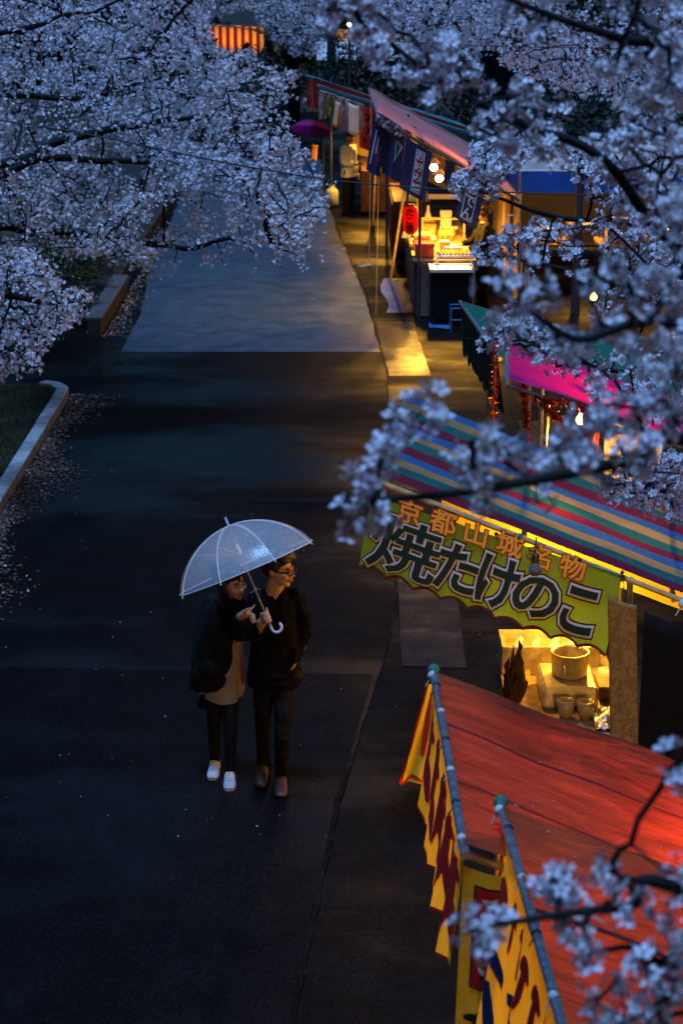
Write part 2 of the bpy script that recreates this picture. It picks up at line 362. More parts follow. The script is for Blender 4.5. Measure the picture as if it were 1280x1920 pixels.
# fallen petals and leaves: along the kerb, before the planter and thinly over the road
M_pet = mat('fallen petals', (0.34, 0.27, 0.28), .7, .3, var=.25, scale=30); M_leaf = mat('fallen leaves', (0.16, 0.075, 0.04), .7, .3, var=.4, scale=30); M_leaf2 = mat('brown leaves', (.075, .045, .03), .7, .3, var=.4, scale=30)
def litter(name, x, y, z, s, mats, wts, label, cat):
    n = len(x); a = rng.uniform(0, 6.283, n); L_ = s*rng.uniform(.6, 1.2, n); Wd = L_*rng.uniform(.45, .8, n)
    d = np.stack([np.cos(a), np.sin(a), rng.uniform(-.35, .35, n)], 1); e = np.stack([-np.sin(a), np.cos(a), rng.uniform(-.35, .35, n)], 1)
    c = np.stack([x, y, z + L_*.35], 1)
    v = np.stack([c - d*L_[:, None], c + e*Wd[:, None], c + d*L_[:, None], c - e*Wd[:, None]], 1)
    v[:, :, 2] = np.maximum(v[:, :, 2], z + .002)
    return tag(link(name, np_mesh(name, v.reshape(-1, 3), quads=np.arange(n*4).reshape(-1, 4), mi=rng.choice(len(mats), n, p=wts)), mats), label, cat, kind='stuff')
n = 6500; y = rng.uniform(12.5, 23.4, n); x = -3.36 + np.abs(rng.normal(0, .24, n)) * (0.75 + .4*np.sin(y*1.7))
litter('leaf_litter', x, y, .001, .020, [M_pet, M_leaf, M_leaf2], [.08, .40, .52], 'fallen petals and brown leaves lying along the kerb', 'leaf litter')
n = 1900; y = rng.uniform(26.9, 38, n); x = -3.42 + np.abs(rng.normal(0, .16, n))
litter('leaf_litter', x, y, .006, .024, [M_pet, M_leaf, M_leaf2], [.12, .5, .38], 'brown leaves gathered at the foot of the stone planter', 'leaf litter')
n = 150; litter('fallen_petals', rng.uniform(-3.3, 1.3, n), 11 + 17*rng.uniform(0, 1, n)**1.3, .009, .0085, [M_pet], [1.0], 'single petals scattered over the wet road', 'petals')
n = 700; y = rng.uniform(5, 34, n); x = np.interp(y, [p[1] for p in JOINT], [p[0] for p in JOINT]) + rng.normal(0, .02, n)
litter('joint_debris', x, y, .003, .011, [M_joint], [1.0], 'dark debris caught in the long road joint', 'debris')

# stone planter wall with hedge behind it
pl = thing('planter_wall', 'low stone planter wall with flat coping at the road edge', 'planter wall', (-3.5, 27.3, 0))
yy = 27.0
while yy < 29.8:
    b = MB(); L_ = 0.9; b.box((-3.62, yy + .005, -.02), (-3.44, yy + L_ - .005, .22), bev=.01); b.build('stone_block', M_stone, pl)
    b = MB(); b.box((-3.66, yy + .004, .222), (-3.41, yy + L_ - .004, .285), bev=.012); b.build('coping_stone', M_coping, pl); yy += L_
xx = -3.66
while xx > -8:
    b = MB(); b.box((xx - .9 + .005, 27.0, -.02), (xx - .005, 27.17, .22), bev=.01); b.build('stone_block', M_stone, pl)
    b = MB(); b.box((xx - .9 + .004, 26.97, .222), (xx - .012, 27.2, .285), bev=.012); b.build('coping_stone', M_coping, pl); xx -= .9
M_hedge = mat('hedge leaves', (0.022, 0.040, 0.014), .5, .4, var=.4, scale=3); M_stem = mat('shrub stem', (.05, .035, .025), .8, .2)
def shrub(name, label, cat, c, r, n, ls, mats, group=None, stem_h=None, nst=7):
    t = thing(name, label, cat, (c[0], c[1], c[2]), group)
    d = rng.normal(size=(n, 3)); d /= np.linalg.norm(d, axis=1)[:, None]; rad = rng.uniform(.45, 1.0, n)**.5
    lump = 1 + .22*np.sin(d[:, 0]*5 + c[0]*3)*np.cos(d[:, 1]*6 + c[1]) + .12*np.sin(d[:, 2]*9)
    p = d*rad[:, None]*lump[:, None]*np.array(r) + np.array([c[0], c[1], c[2] + r[2]*.95]); p[:, 2] = np.maximum(p[:, 2], c[2] + .03)
    a = rng.normal(size=(n, 3)); a /= np.linalg.norm(a, axis=1)[:, None]; b = np.cross(a, d + rng.normal(size=(n, 3))*.4); b /= np.linalg.norm(b, axis=1)[:, None]
    s_ = ls*rng.uniform(.6, 1.3, n)[:, None]
    v = np.stack([p - a*s_, p + b*s_*.45, p + a*s_, p - b*s_*.45], 1).reshape(-1, 3)
    o = link('crown', np_mesh('crown', v, quads=np.arange(n*4).reshape(-1, 4)), mats, t); o['kind'] = 'stuff'
    mb = MB()
    for i in range(nst):
        q = p[rng.integers(n)]; mb.tube([(c[0] + rng.uniform(-.1, .1), c[1] + rng.uniform(-.1, .1), c[2]), ((c[0]+q[0])/2, (c[1]+q[1])/2, (c[2]+q[2])/2 + .1), q], [.03*r[2], .02*r[2], .006], 5)
    mb.build('trunk', M_stem, t); return t
hl = ['dark clipped shrub at the corner of the stone planter', 'dark shrub second behind the planter corner', 'dark shrub third along the planter wall', 'dark shrub fourth along the planter wall', 'dark shrub set back from the planter corner', 'dark shrub deep in the planter shade']
for i, (x_, y_, r_) in enumerate([(-4.15, 28.0, .55), (-4.2, 29.6, .6), (-4.25, 31.4, .62), (-4.2, 33.4, .6), (-5.3, 28.4, .62), (-6.2, 29.6, .75)]):
    shrub('shrub', hl[i], 'shrub', (x_, y_, .20), (r_, r_*1.3, r_*.95), 2600, .035, M_hedge, 'shrubs in the planter')
# ================================================================== cherry trees
def petal_mat(name, col):
    m, N, L, b = nt(name); tc = N.new('ShaderNodeTexCoord')
    n = N.new('ShaderNodeTexNoise'); n.inputs['Scale'].default_value = 9; n.inputs['Detail'].default_value = 5; L.new(tc.outputs['Object'], n.inputs['Vector'])
    r = N.new('ShaderNodeValToRGB'); r.color_ramp.elements[0].position = .35; r.color_ramp.elements[1].position = .65
    r.color_ramp.elements[0].color = (col[0]*.78, col[1]*.72, col[2]*.78, 1); r.color_ramp.elements[1].color = (*col, 1); L.new(n.outputs['Fac'], r.inputs[0]); L.new(r.outputs[0], b.inputs['Base Color'])
    b.inputs['Roughness'].default_value = .65; b.inputs['Specular IOR Level'].default_value = .25
    t = N.new('ShaderNodeBsdfTranslucent'); L.new(r.outputs[0], t.inputs[0]); mx = N.new('ShaderNodeMixShader'); mx.inputs[0].default_value = .12
    L.new(b.outputs[0], mx.inputs[1]); L.new(t.outputs[0], mx.inputs[2]); L.new(mx.outputs[0], N['Material Output'].inputs[0]); return m
M_petal = petal_mat('cherry petals', (0.84, 0.84, 0.87)); M_calyx = mat('red calyx', (0.20, 0.045, 0.06), .6, .3, var=.3, scale=20)
M_bark = mat('cherry bark', (0.006, 0.005, 0.005), .8, .3, var=.4, scale=14, bump=.7, bscale=30)
def unit(a): return a / np.maximum(np.linalg.norm(a, axis=-1, keepdims=True), 1e-9)
def flowers(c, nrm, r, near=False):
    """five-petalled flowers as arrays: vertices, quads, tris, material index of each face (quads first)"""
    n = len(c); nrm = unit(nrm); h = rng.normal(size=(n, 3)); t = unit(np.cross(nrm, h)); b = np.cross(nrm, t); r = np.broadcast_to(r, (n,))[:, None]
    ph0 = rng.uniform(0, 6.283, n)
    def at(phi, rad, lift):
        return c + (t*np.cos(phi)[:, None] + b*np.sin(phi)[:, None])*(r*rad) + nrm*(r*lift)
    V = []; Q = []
    if not near:
        for k in range(5):
            p = ph0 + k*1.2566; cup = rng.uniform(.05, .45, n)[:, None]
            V += [c, at(p-.5, .62, cup*.5), at(p, 1.0, cup), at(p+.5, .62, cup*.5)]
        per = 20; Q = [[4*k, 4*k+1, 4*k+2, 4*k+3] for k in range(5)]
    else:
        for k in range(5):
            p = ph0 + k*1.2566 + rng.normal(0, .05, n); cup = rng.uniform(.1, .42, n)[:, None]
            V += [c, at(p-.44, .48, cup*.25), at(p-.42, .86, cup*.8), at(p-.13, 1.02, cup*1.1), at(p, .9, cup), at(p+.13, 1.02, cup*1.1), at(p+.42, .86, cup*.8), at(p+.44, .48, cup*.25), at(p, .5, cup*.22)]
        per = 45; Q = []
        for k in range(5): o = 9*k; Q += [[o, o+1, o+2, o+8], [o+8, o+2, o+3, o+4], [o+8, o+4, o+5, o+6], [o, o+8, o+6, o+7]]
    base = per
    V += [at(ph0, .26, .14), at(ph0+2.09, .26, .14), at(ph0+4.19, .26, .14)]; T = [[base, base+1, base+2]]; per += 3
    if near:                                                        # stamens: little spikes, calyx cone behind
        for k in range(5):
            p = ph0 + .6 + k*1.2566; V += [at(p-.3, .08, .05), at(p+.3, .08, .05), at(p, .34, .42)]; T.append([per, per+1, per+2]); per += 3
        V += [at(ph0, .2, -.03), at(ph0+2.09, .2, -.03), at(ph0+4.19, .2, -.03), c - nrm*(r*.75)]; T += [[per, per+1, per+3], [per+1, per+2, per+3], [per+2, per, per+3]]; per += 4
    V = np.stack(V, 1).reshape(-1, 3); off = (np.arange(n)*per)[:, None, None]
    return V, (np.array(Q)[None] + off).reshape(-1, 4), (np.array(T)[None] + off).reshape(-1, 3), np.concatenate([np.zeros(n*len(Q), int), np.ones(n*len(T), int)])
def ball_of_flowers(cent, k, spread, r, near=False):
    n = len(cent); cc = np.repeat(cent, k, 0); d = unit(rng.normal(size=(n*k, 3)) + np.array([0, 0, .25]))
    p = cc + d*(spread*rng.uniform(.55, 1.1, n*k)*np.repeat(rng.uniform(.55, 1.45, n), k))[:, None]
    return flowers(p, d + rng.normal(size=d.shape)*.45, r*rng.uniform(.8, 1.15, n*k), near)
def inpoly(x, y, P):
    ins = np.zeros(len(x), bool); j = len(P)-1
    for i in range(len(P)):
        (xi, yi), (xj, yj) = P[i], P[j]
        cnd = ((yi > y) != (yj > y)) & (x < (xj-xi)*(y-yi)/(yj-yi+1e-12)+xi); ins ^= cnd; j = i
    return ins
def crown_points(poly, n, Yf, thick, gap=0.0, gscale=.9, seed=0):
    """points through the crown's volume; THICK is its half depth along the street"""
    xs = [p[0] for p in poly]; ys = [p[1] for p in poly]; out = []
    while len(out) < n:
        x = rng.uniform(min(xs), max(xs), 4000); y = rng.uniform(min(ys), max(ys), 4000); k = inpoly(x, y, poly)
        for px, py in zip(x[k], y[k]):
            p = aty(px, py, Yf(px, py) + rng.uniform(-thick, thick))
            if noise.noise((p.x*gscale + seed, p.y*gscale*.6, p.z*gscale*1.25)) + .5*noise.noise((p.x*gscale*2.7, p.y*gscale*2, p.z*gscale*2.7 + seed)) < gap - .55: continue
            out.append(p)
            if len(out) >= n: break
    return np.array(out)
def limb_pts(pts, k=7, wob=.05, seed=0):
    pts = [Vector(p) for p in pts]; out = []; n = len(pts)
    for i in range(n-1):
        a, b, c, d = pts[max(i-1, 0)], pts[i], pts[i+1], pts[min(i+2, n-1)]
        for j in range(k):
            t = j/k; p = .5*((2*b) + (c-a)*t + (2*a-5*b+4*c-d)*t*t + (3*b-a-3*c+d)*t**3)
            w = (b-c).length*wob; out.append(p + Vector((noise.noise((p.x*2, p.y*2, p.z*2+seed)), noise.noise((p.x*2+9, p.y*2, p.z*2)), noise.noise((p.x*2, p.y*2+7, p.z*2+seed))))*w)
    out.append(pts[-1]); return out
def grow(mb, limbs, nodes1, nodes2, r1=.03, r2=.010, rt=.004, sag=.06):
    """limbs, then secondary branches to NODES1, then twigs to NODES2, each from the nearest wood"""
    W_ = []; 
    for pts, ra, rb in limbs:
        P = limb_pts(pts, 7, .09, len(W_)); n = len(P); mb.tube(P, [ra + (rb-ra)*i/(n-1) for i in range(n)], 8); W_ += [tuple(p) for p in P]
    W_ = np.array(W_)
    for nodes, ra, rb, sides, seg in ((nodes1, r1, r2, 6, 6), (nodes2, r2*.75, rt, 4, 4)):
        d0 = np.array([np.min(((W_-q)**2).sum(1)) for q in nodes]); new = []
        for q in nodes[np.argsort(d0)]:
            allw = np.concatenate([W_, np.array(new)]) if new else W_
            i = np.argmin(((allw-q)**2).sum(1)); a = Vector(allw[i]); b = Vector(q); L_ = (b-a).length
            if L_ < .02: continue
            P = [a.lerp(b, t/seg) + Vector((noise.noise((a.x*3+t, b.y*3, 1)), noise.noise((b.x*3, a.y*3+t, 2)), noise.noise((b.z*3+t, a.x*3, 3)) + sag*4*math.sin(math.pi*t/seg)))*L_*.11*math.sin(math.pi*t/seg) for t in range(seg+1)]
            f = min(1.0, L_/1.2) if nodes is nodes1 else 1
            mb.tube(P, [max(rb, ra*f) + (rb-max(rb, ra*f))*t/seg for t in range(seg+1)], sides, cap=False); new += [tuple(p) for p in P[1:]]
        if new: W_ = np.concatenate([W_, np.array(new)])
    return W_
def cherry_tree(name, label, trunk, limbs, clouds, group='cherry trees in blossom', n1=60, n2=500, k=6, spread=.055, r=.021, near=False, rad=(.03, .010, .004), gaps=None):
    t = thing(name, label, 'cherry tree', trunk[0][0], group)
    pts = np.concatenate(clouds); mb = MB(); P = limb_pts(trunk[0]); n = len(P); mb.tube(P, [trunk[1] + (trunk[2]-trunk[1])*i/(n-1) for i in range(n)], 10)
    mb.build('trunk', M_bark, t, smooth=True)
    mb = MB(); i1 = rng.choice(len(pts), min(n1, len(pts)), replace=False); i2 = rng.choice(len(pts), min(n2, len(pts)), replace=False)
    grow(mb, limbs, pts[i1], pts[i2], *rad); mb.build('branches', M_bark, t, smooth=True)
    V, Q, T, mi = ball_of_flowers(pts, k, spread, r, near)
    o = link('crown', np_mesh('crown', V, Q, T, mi), [M_petal, M_calyx], t); o['kind'] = 'stuff'
    return t

# big tree leaning over the road from the left
PL = [(-60,-80),(400,-80),(392,30),(402,92),(452,92),(470,100),(500,128),(556,138),(538,190),(542,235),(566,272),(590,300),(600,330),(612,398),(585,428),(566,482),(500,470),(410,452),(300,462),(282,500),(225,482),(150,476),(60,470),(-60,480)]
PL2 = [(-60,470),(60,468),(95,500),(118,545),(178,548),(160,590),(100,640),(70,690),(35,705),(-60,700)]
PL3 = [(225,455),(292,460),(285,505),(262,500)]
def YL(x, y): return 21.5 + 2.0*math.sin(x*.006 + 1) - (y-200)*.004
LT = (-7.2, 20.5, 0)
limbs = [([(-7.0, 20.5, 2.2), (-5.6, 20.8, 2.9), aty(0, 310, 21), aty(120, 262, 21), aty(250, 238, 21.2), aty(400, 215, 21.5), aty(520, 200, 21.8)], .08, .012),
         ([(-7.0, 20.5, 2.3), (-5.6, 20.2, 2.7), aty(-20, 330, 20), aty(70, 296, 20.2), aty(200, 300, 20.6), aty(330, 310, 21), aty(480, 320, 21.5), aty(590, 345, 22)], .065, .010),
         ([(-7.0, 20.6, 2.0), (-5.4, 21.0, 2.3), aty(60, 430, 22), aty(240, 452, 22), aty(350, 462, 22), aty(485, 450, 22.2), aty(560, 470, 22.3)], .07, .010),
         ([(-7.0, 20.5, 2.6), (-5.8, 21.4, 3.8), aty(0, 185, 22), aty(130, 186, 22), aty(220, 170, 22), aty(360, 120, 22.4)], .06, .010),
         ([(-7.0, 20.4, 2.6), (-5.8, 20.6, 4.2), aty(0, 60, 20), aty(120, 30, 20.4), aty(300, -40, 21)], .05, .010),
         ([(-7.0, 20.4, 1.9), (-5.2, 19.0, 1.9), aty(-20, 560, 18.5), aty(80, 570, 18.2), aty(150, 565, 18.2)], .07, .01)]
cl = [crown_points(PL, 6000, YL, 2.2, gap=.68, gscale=1.9, seed=3), crown_points(PL2, 600, lambda x, y: 18.4, 1.0, gap=.3), crown_points(PL3, 40, lambda x, y: 21.5, .3)]
for pts_, _, _ in limbs[:5]:                                          # short spurs of blossom along the limbs themselves
    P = np.array([tuple(q) for q in limb_pts(pts_[2:], 10)]); k_ = rng.integers(0, len(P), 85); cl.append(P[k_] + rng.normal(0, 1, (85, 3))*np.array([.22, .3, .16]) + np.array([0, -.25, .02]))
cherry_tree('cherry_tree', 'large cherry tree in pale blossom leaning over the road with dark limbs', ([LT, (-7.3, 20.6, 1.2), (-7.0, 20.5, 2.4)], .34, .24), limbs, cl, n1=110, n2=1300, k=6, spread=.062, r=.0235, rad=(.035, .012, .005))

# trees behind the stalls, top of the picture
def bgtree(label, base, poly, n, Yf, th, seed, k=5):
    bx, by = base; c = crown_points(poly, n, Yf, th, gap=.34, gscale=.55, seed=seed); m = c.mean(0)
    lim = []
    for q in c[rng.choice(len(c), 7, replace=False)]:
        lim.append(([(bx, by, 1.9), ((bx*2+q[0])/3, (by*2+q[1])/3, (1.9+q[2])/2+.3), tuple(q)], .12, .02))
    cherry_tree('cherry_tree', label, ([(bx, by, 0), (bx+.1, by, 1), (bx, by, 2.0)], .22, .16), lim, [c], n1=40, n2=260, k=k, spread=.085, r=.034, rad=(.04, .015, .006))
bgtree('cherry tree in blossom behind the far stalls, filling the top edge', (3.4, 37.5), [(640,-60),(980,-60),(960,60),(900,110),(800,95),(720,60),(660,30)], 1800, lambda x, y: 36, 2.5, 11)
bgtree('dim cherry tree in blossom behind the stalls in the upper right corner', (6.8, 33.5), [(940,-60),(1300,-60),(1300,230),(1150,200),(1000,150),(930,110),(950,30)], 1500, lambda x, y: 32, 2.2, 17)
bgtree('far cherry tree in blossom past the lane end, beside the striped curtain', (-1.4, 54), [(478,-60),(655,-60),(640,30),(622,60),(600,100),(548,105),(500,60),(482,40)], 1500, lambda x, y: 52, 2.0, 23)
bgtree('far cherry tree behind the striped curtain at the lane end', (-6.0, 64), [(330,-60),(500,-60),(490,12),(440,22),(400,36),(330,40)], 900, lambda x, y: 63, 1.5, 29)

# dark evergreen trees and the wood beyond
M_ever = mat('evergreen leaves', (0.014, 0.022, 0.012), .6, .3, var=.4, scale=2)
el = ['dark evergreen bush at the end of the lane beside the utility pole', 'dark evergreen bush behind the far stall roof', 'black leafy bush behind the pink stall roof', 'dark evergreen bush left of the lane end', 'dark evergreen bush behind the white tent', 'dark bush under the striped curtain']
for i, (x_, y_, rx, rz) in enumerate([(.8, 56, 1.6, 1.6), (2.6, 50, 1.9, 1.5), (4.8, 48, 2.0, 1.7), (-2.6, 58, 1.6, 1.15), (7.5, 44, 2.2, 1.6), (-4.8, 60, 1.4, .8)]):
    shrub('evergreen_bush', el[i], 'bush', (x_, y_, 0), (rx, rx, rz), 4200, .075, M_ever, 'dark bushes behind the stalls', nst=5)
n = 46000; x = rng.uniform(-45, 45, n); y = 76 + rng.normal(0, 3, n); hmax = 4.5 + 1.6*np.sin(x*.35) + 1.2*np.sin(x*.93 + 2); z = rng.uniform(0, 1, n)**.8*hmax
p = np.stack([x, y, z], 1); a = unit(rng.normal(size=(n, 3))); b = unit(np.cross(a, rng.normal(size=(n, 3)))); v = np.stack([p - a*.3, p + b*.16, p + a*.3, p - b*.16], 1)
tag(link('far_wood', np_mesh('far_wood', v.reshape(-1, 3), quads=np.arange(n*4).reshape(-1, 4)), M_ever), 'dark wood closing the view beyond the lane', 'wood', kind='stuff')

# ---- trees on the near right, in front of the lens
def cluster_mesh(i, nfl, spread, r):
    c0 = len_ = None; V, Q, T, mi = ball_of_flowers(np.zeros((1, 3)), nfl, spread, r, True); per = len(V)//nfl
    bm = bmesh.new(); bm.from_mesh(np_mesh('tmp', V, Q, T, mi)); bm.verts.ensure_lookup_table(); c = bm.verts.new((0, 0, 0))
    for k in range(nfl):                                             # stalks: every flower hangs on the same spur
        bm.verts.ensure_lookup_table(); a = bm.verts[k*per + per - 1]; d = a.co.orthogonal().normalized()*.0016
        f = bm.faces.new([c, bm.verts.new(a.co*.9 + d), a, bm.verts.new(a.co*.9 - d)]); f.material_index = 1
    bmesh.ops.remove_doubles(bm, verts=bm.verts[:], dist=.00005)
    for k in range(1): pass
    me = bpy.data.meshes.new('blossom_cluster'); bm.to_mesh(me); bm.free(); return me
CL = []
for i in range(14):
    me = cluster_mesh(i, 7 + i % 6, .037 + .002*(i % 5), .0185); me.materials.append(M_petal); me.materials.append(M_calyx); CL.append(me)
def near_clusters(tree, pts):
    for p in pts:
        o = bpy.data.objects.new('blossom_cluster', CL[rng.integers(len(CL))]); COL.objects.link(o); o.location = p; o.rotation_euler = tuple(rng.uniform(0, 6.283, 3)); sc = rng.uniform(.72, 1.12); o.scale = (sc, sc, sc)
        set_parent(o, tree)
nt_base = (2.6, 3.0, 0)
near = thing('cherry_tree', 'cherry tree close to the viewer with blurred blossom reaching in from the right', 'cherry tree', nt_base, 'cherry trees in blossom')
mb = MB(); P = limb_pts([nt_base, (2.55, 3.05, 1.5), (2.4, 3.1, 3.0), (2.3, 3.2, 4.2)]); mb.tube(P, [.2 - .08*i/(len(P)-1) for i in range(len(P))], 10); mb.build('trunk', M_bark, near, smooth=True)
def spray(lst, Y0, dy=.12): return np.array([aty(x, y, Y0 + rng.uniform(-dy, dy)) for x, y in lst])
N1 = [(868,1752),(905,1730),(940,1722),(900,1768),(1035,1642),(1062,1690),(1046,1670),(1128,1632),(1152,1662),(1140,1690),(1070,1742),(1076,1772),(1102,1795),(1190,1700),(1262,1640),(1280,1668),(1274,1425),(1282,1470),(1272,1690),(1146,1850),(1116,1876),(1166,1880),(1206,1812),(1222,1838),(1250,1874),(1272,1840),(1276,1765),(1196,1900),(1260,1790),(1284,1900),(1240,1915),(1150,1915)]
N2 = [(792,772),(812,786),(752,806),(738,826),(716,852),(730,796),(682,882),(670,905),(702,930),(690,962),(712,968),(886,826),(872,860),(908,870),(930,846),(886,900),(912,945),(952,868),(968,846),(992,888),(1012,862),(1040,870),(1062,842),(1092,858),(1020,920),(1110,820),(1132,838),(1124,780),(1168,802),(1150,880),(1180,850),(1206,868),(1224,826),(1250,800),(1130,760),(1188,762),(1214,742),(1246,752),(1266,706),(1282,790),(1276,736),(1098,790)]
N3 = [(948,528),(930,556),(944,590),(972,600),(1012,560),(1026,590),(988,536),(1102,540),(1150,560),(1180,536),(1204,566),(1222,606),(1168,620),(1128,606),(1062,602),(1042,634),(1078,650),(1104,640),(1238,566),(1258,612),(1246,500),(1272,470),(1226,526),(1266,548),(1284,580),(1200,648),(1246,656),(1280,640),(1152,500),(1190,500),(1280,420),(1262,380)]
p1, p2, p3 = spray(N1, 3.0), spray([q for i, q in enumerate(N2) if i % 7 != 5], 3.45), spray([q for i, q in enumerate(N3) if i % 3 != 2], 3.5)
PB = [(590,-30),(690,-30),(720,40),(775,85),(830,70),(880,90),(905,130),(960,150),(1010,185),(1070,195),(1130,215),(1290,250),(1290,480),(1220,430),(1170,395),(1110,340),(1040,320),(980,290),(920,262),(872,215),(815,214),(770,165),(690,120),(625,40)]
PB2 = [(880,-30),(1290,-30),(1290,200),(1180,190),(1100,110),(1040,60),(960,30)]
p4 = crown_points(PB, 88, lambda x, y: 5.3, .45, gap=.15, gscale=2.0); p5 = crown_points(PB2, 32, lambda x, y: 4.6, .4, gap=.3, gscale=2.2)
mb = MB(); st = (2.3, 3.2, 4.1)
lim = [([(2.45, 3.08, 2.6), (1.7, 2.95, 3.3), aty(1330, 1690, 3.0), aty(1180, 1700, 3.0), aty(1000, 1724, 3.0), aty(900, 1742, 3.0)], .020, .003),
       ([(2.4, 3.1, 3.0), (1.6, 3.2, 3.6), aty(1330, 1820, 3.05), aty(1190, 1780, 3.0), aty(1110, 1790, 3.0)], .018, .003),
       ([st, (1.6, 3.4, 4.2), aty(1330, 835, 3.45), aty(1180, 862, 3.45), aty(1000, 902, 3.45), aty(830, 932, 3.45), aty(660, 940, 3.5), aty(540, 938, 3.55), aty(440, 934, 3.6)], .018, .0022),
       ([st, (1.5, 3.5, 4.4), aty(1330, 640, 3.5), aty(1200, 610, 3.5), aty(1080, 640, 3.5), aty(980, 575, 3.5), aty(940, 560, 3.5)], .018, .003),
       ([(2.35, 3.2, 3.8), (1.9, 4.4, 4.2), aty(1330, 520, 5.3), aty(1130, 300, 5.3), aty(980, 232, 5.3), aty(840, 160, 5.3), aty(740, 90, 5.3), aty(630, 5, 5.3)], .022, .003),
       ([(2.35, 3.2, 3.9), (1.8, 4.0, 4.7), aty(1330, 120, 4.6), aty(1180, 70, 4.6), aty(1020, 20, 4.6), aty(900, -20, 4.6)], .024, .004)]
allp = np.concatenate([p1, p2, p3, p4, p5]); grow(mb, lim, allp[rng.choice(len(allp), 60, replace=False)], allp, .012, .006, .0025, sag=.04); mb.build('branches', M_bark, near, smooth=True)
near_clusters(near, allp)

PM = [(842,345),(872,330),(905,262),(960,240),(1060,290),(1290,300),(1290,560),(1150,600),(1080,545),(1010,520),(930,500),(880,480),(870,455),(900,440),(930,380),(880,350)]
PM2 = [(852,632),(900,618),(950,585),(1000,600),(1100,660),(1160,700),(1120,720),(1040,690),(960,648),(880,645)]
PM3 = [(1120,905),(1180,870),(1290,850),(1290,985),(1220,960),(1150,930)]
PM4 = [(990,640),(1290,640),(1290,820),(1180,790),(1060,720)]
cl = [crown_points([(842,345),(872,330),(905,262),(960,250),(1000,290),(940,330),(925,370),(880,360)], 60, lambda x, y: 8.8, .6, gap=.3, gscale=1.6, seed=2), crown_points([(1000,265),(1290,290),(1290,430),(1150,400),(1080,330),(1020,305)], 55, lambda x, y: 8.8, .8, gap=.36, gscale=1.6, seed=5), crown_points([(880,485),(930,440),(1000,415),(1290,430),(1290,570),(1150,600),(1080,545),(1010,520)], 100, lambda x, y: 8.8, .9, gap=.42, gscale=1.6, seed=2), crown_points(PM2, 60, lambda x, y: 8.0, .5, gap=.2, gscale=2), crown_points(PM3, 70, lambda x, y: 8.6, .4, gap=.1), crown_points(PM4, 36, lambda x, y: 7.6, .4, gap=.4, gscale=2)]
mid_base = (3.6, 9.4, 0)
lim = [([(3.5, 9.3, 2.6), (2.9, 9.0, 3.6), aty(1320, 440, 8.8), aty(1180, 415, 8.8), aty(1040, 400, 8.8), aty(930, 370, 8.8), aty(860, 345, 8.8)], .026, .004),
       ([(3.5, 9.3, 2.5), (2.6, 8.9, 3.3), aty(1320, 560, 8.6), aty(1180, 545, 8.6), aty(1040, 500, 8.6), aty(920, 470, 8.6), aty(880, 470, 8.6)], .022, .004),
       ([(3.5, 9.3, 2.4), (2.6, 8.6, 3.2), aty(1320, 720, 8.0), aty(1150, 690, 8.0), aty(1000, 640, 8.0), aty(870, 635, 8.0)], .02, .004),
       ([(3.5, 9.3, 2.4), (2.5, 8.8, 2.9), aty(1320, 930, 8.6), aty(1220, 915, 8.6), aty(1130, 905, 8.6)], .03, .004)]
cherry_tree('cherry_tree', 'cherry tree with thinner blossom sprays in front of the blue tent valance', ([mid_base, (3.6, 9.4, 1.5), (3.5, 9.3, 2.7)], .16, .12), lim, cl, n1=50, n2=430, k=9, spread=.045, r=.0185, near=True, rad=(.014, .007, .003))
# ================================================================== stalls
M_pole = mat('galvanised pole', (0.42, 0.45, 0.48), .35, .5, metal=.85, var=.3, scale=30)
M_dpole = mat('painted pole', (0.05, 0.05, 0.055), .5, .5, var=.3, scale=20)
M_bamboo = mat('bamboo pole', (0.42, 0.30, 0.13), .5, .5, var=.3, scale=12)
M_cord = mat('white cord', (0.55, 0.53, 0.48), .8, .3, var=.2); M_wire = mat('black cable', (.012, .012, .013), .5, .5, var=.1)
M_bulb = lamp_mat('lit bulb', (1.0, .50, .10), 7.0); M_bulb_hot = lamp_mat('bright bulb', (1.0, .74, .32), 26.0); M_glass = mat('unlit bulb glass', (.12, .13, .13), .08, .7, var=.1); M_sock = mat('bulb socket', (.015, .015, .015), .4, .5)
M_wood = mat('bare wood', (.34, .22, .11), .6, .4, var=.35, scale=10, bump=.2); M_dwood = mat('stained wood panel', (.10, .035, .022), .5, .5, var=.4, scale=8)
M_steel = mat('dull steel', (.30, .33, .36), .38, .5, metal=.7, var=.25, scale=9); M_black = mat('black cloth', (.003, .003, .0035), .9, .2, var=.2)
M_white = mat('white plastic', (.72, .72, .70), .4, .5, var=.06); M_styro = mat('styrofoam', (.80, .78, .70), .7, .3, var=.06, bump=.2, bscale=120)
M_card = mat('cardboard', (.42, .27, .13), .8, .3, var=.2, scale=7); M_foil = mat('kitchen foil', (.75, .75, .75), .25, .5, metal=.9, var=.2, bump=1.0, bscale=40)
M_redp = mat('red plastic', (.50, .02, .015), .35, .5, var=.12); M_blackink = mat('black ink', (.008, .008, .008), .7, .3, var=0); M_whiteink = mat('white print', (.75, .75, .73), .7, .3, var=0)
M_trim = mat('maroon hem', (.10, .012, .015), .7, .3, var=.2)
def rod(a, b, r=.018, n=8): m = MB(); m.tube([a, b], r, n); return m
def lerp3(a, b, t): return Vector(a).lerp(Vector(b), t)
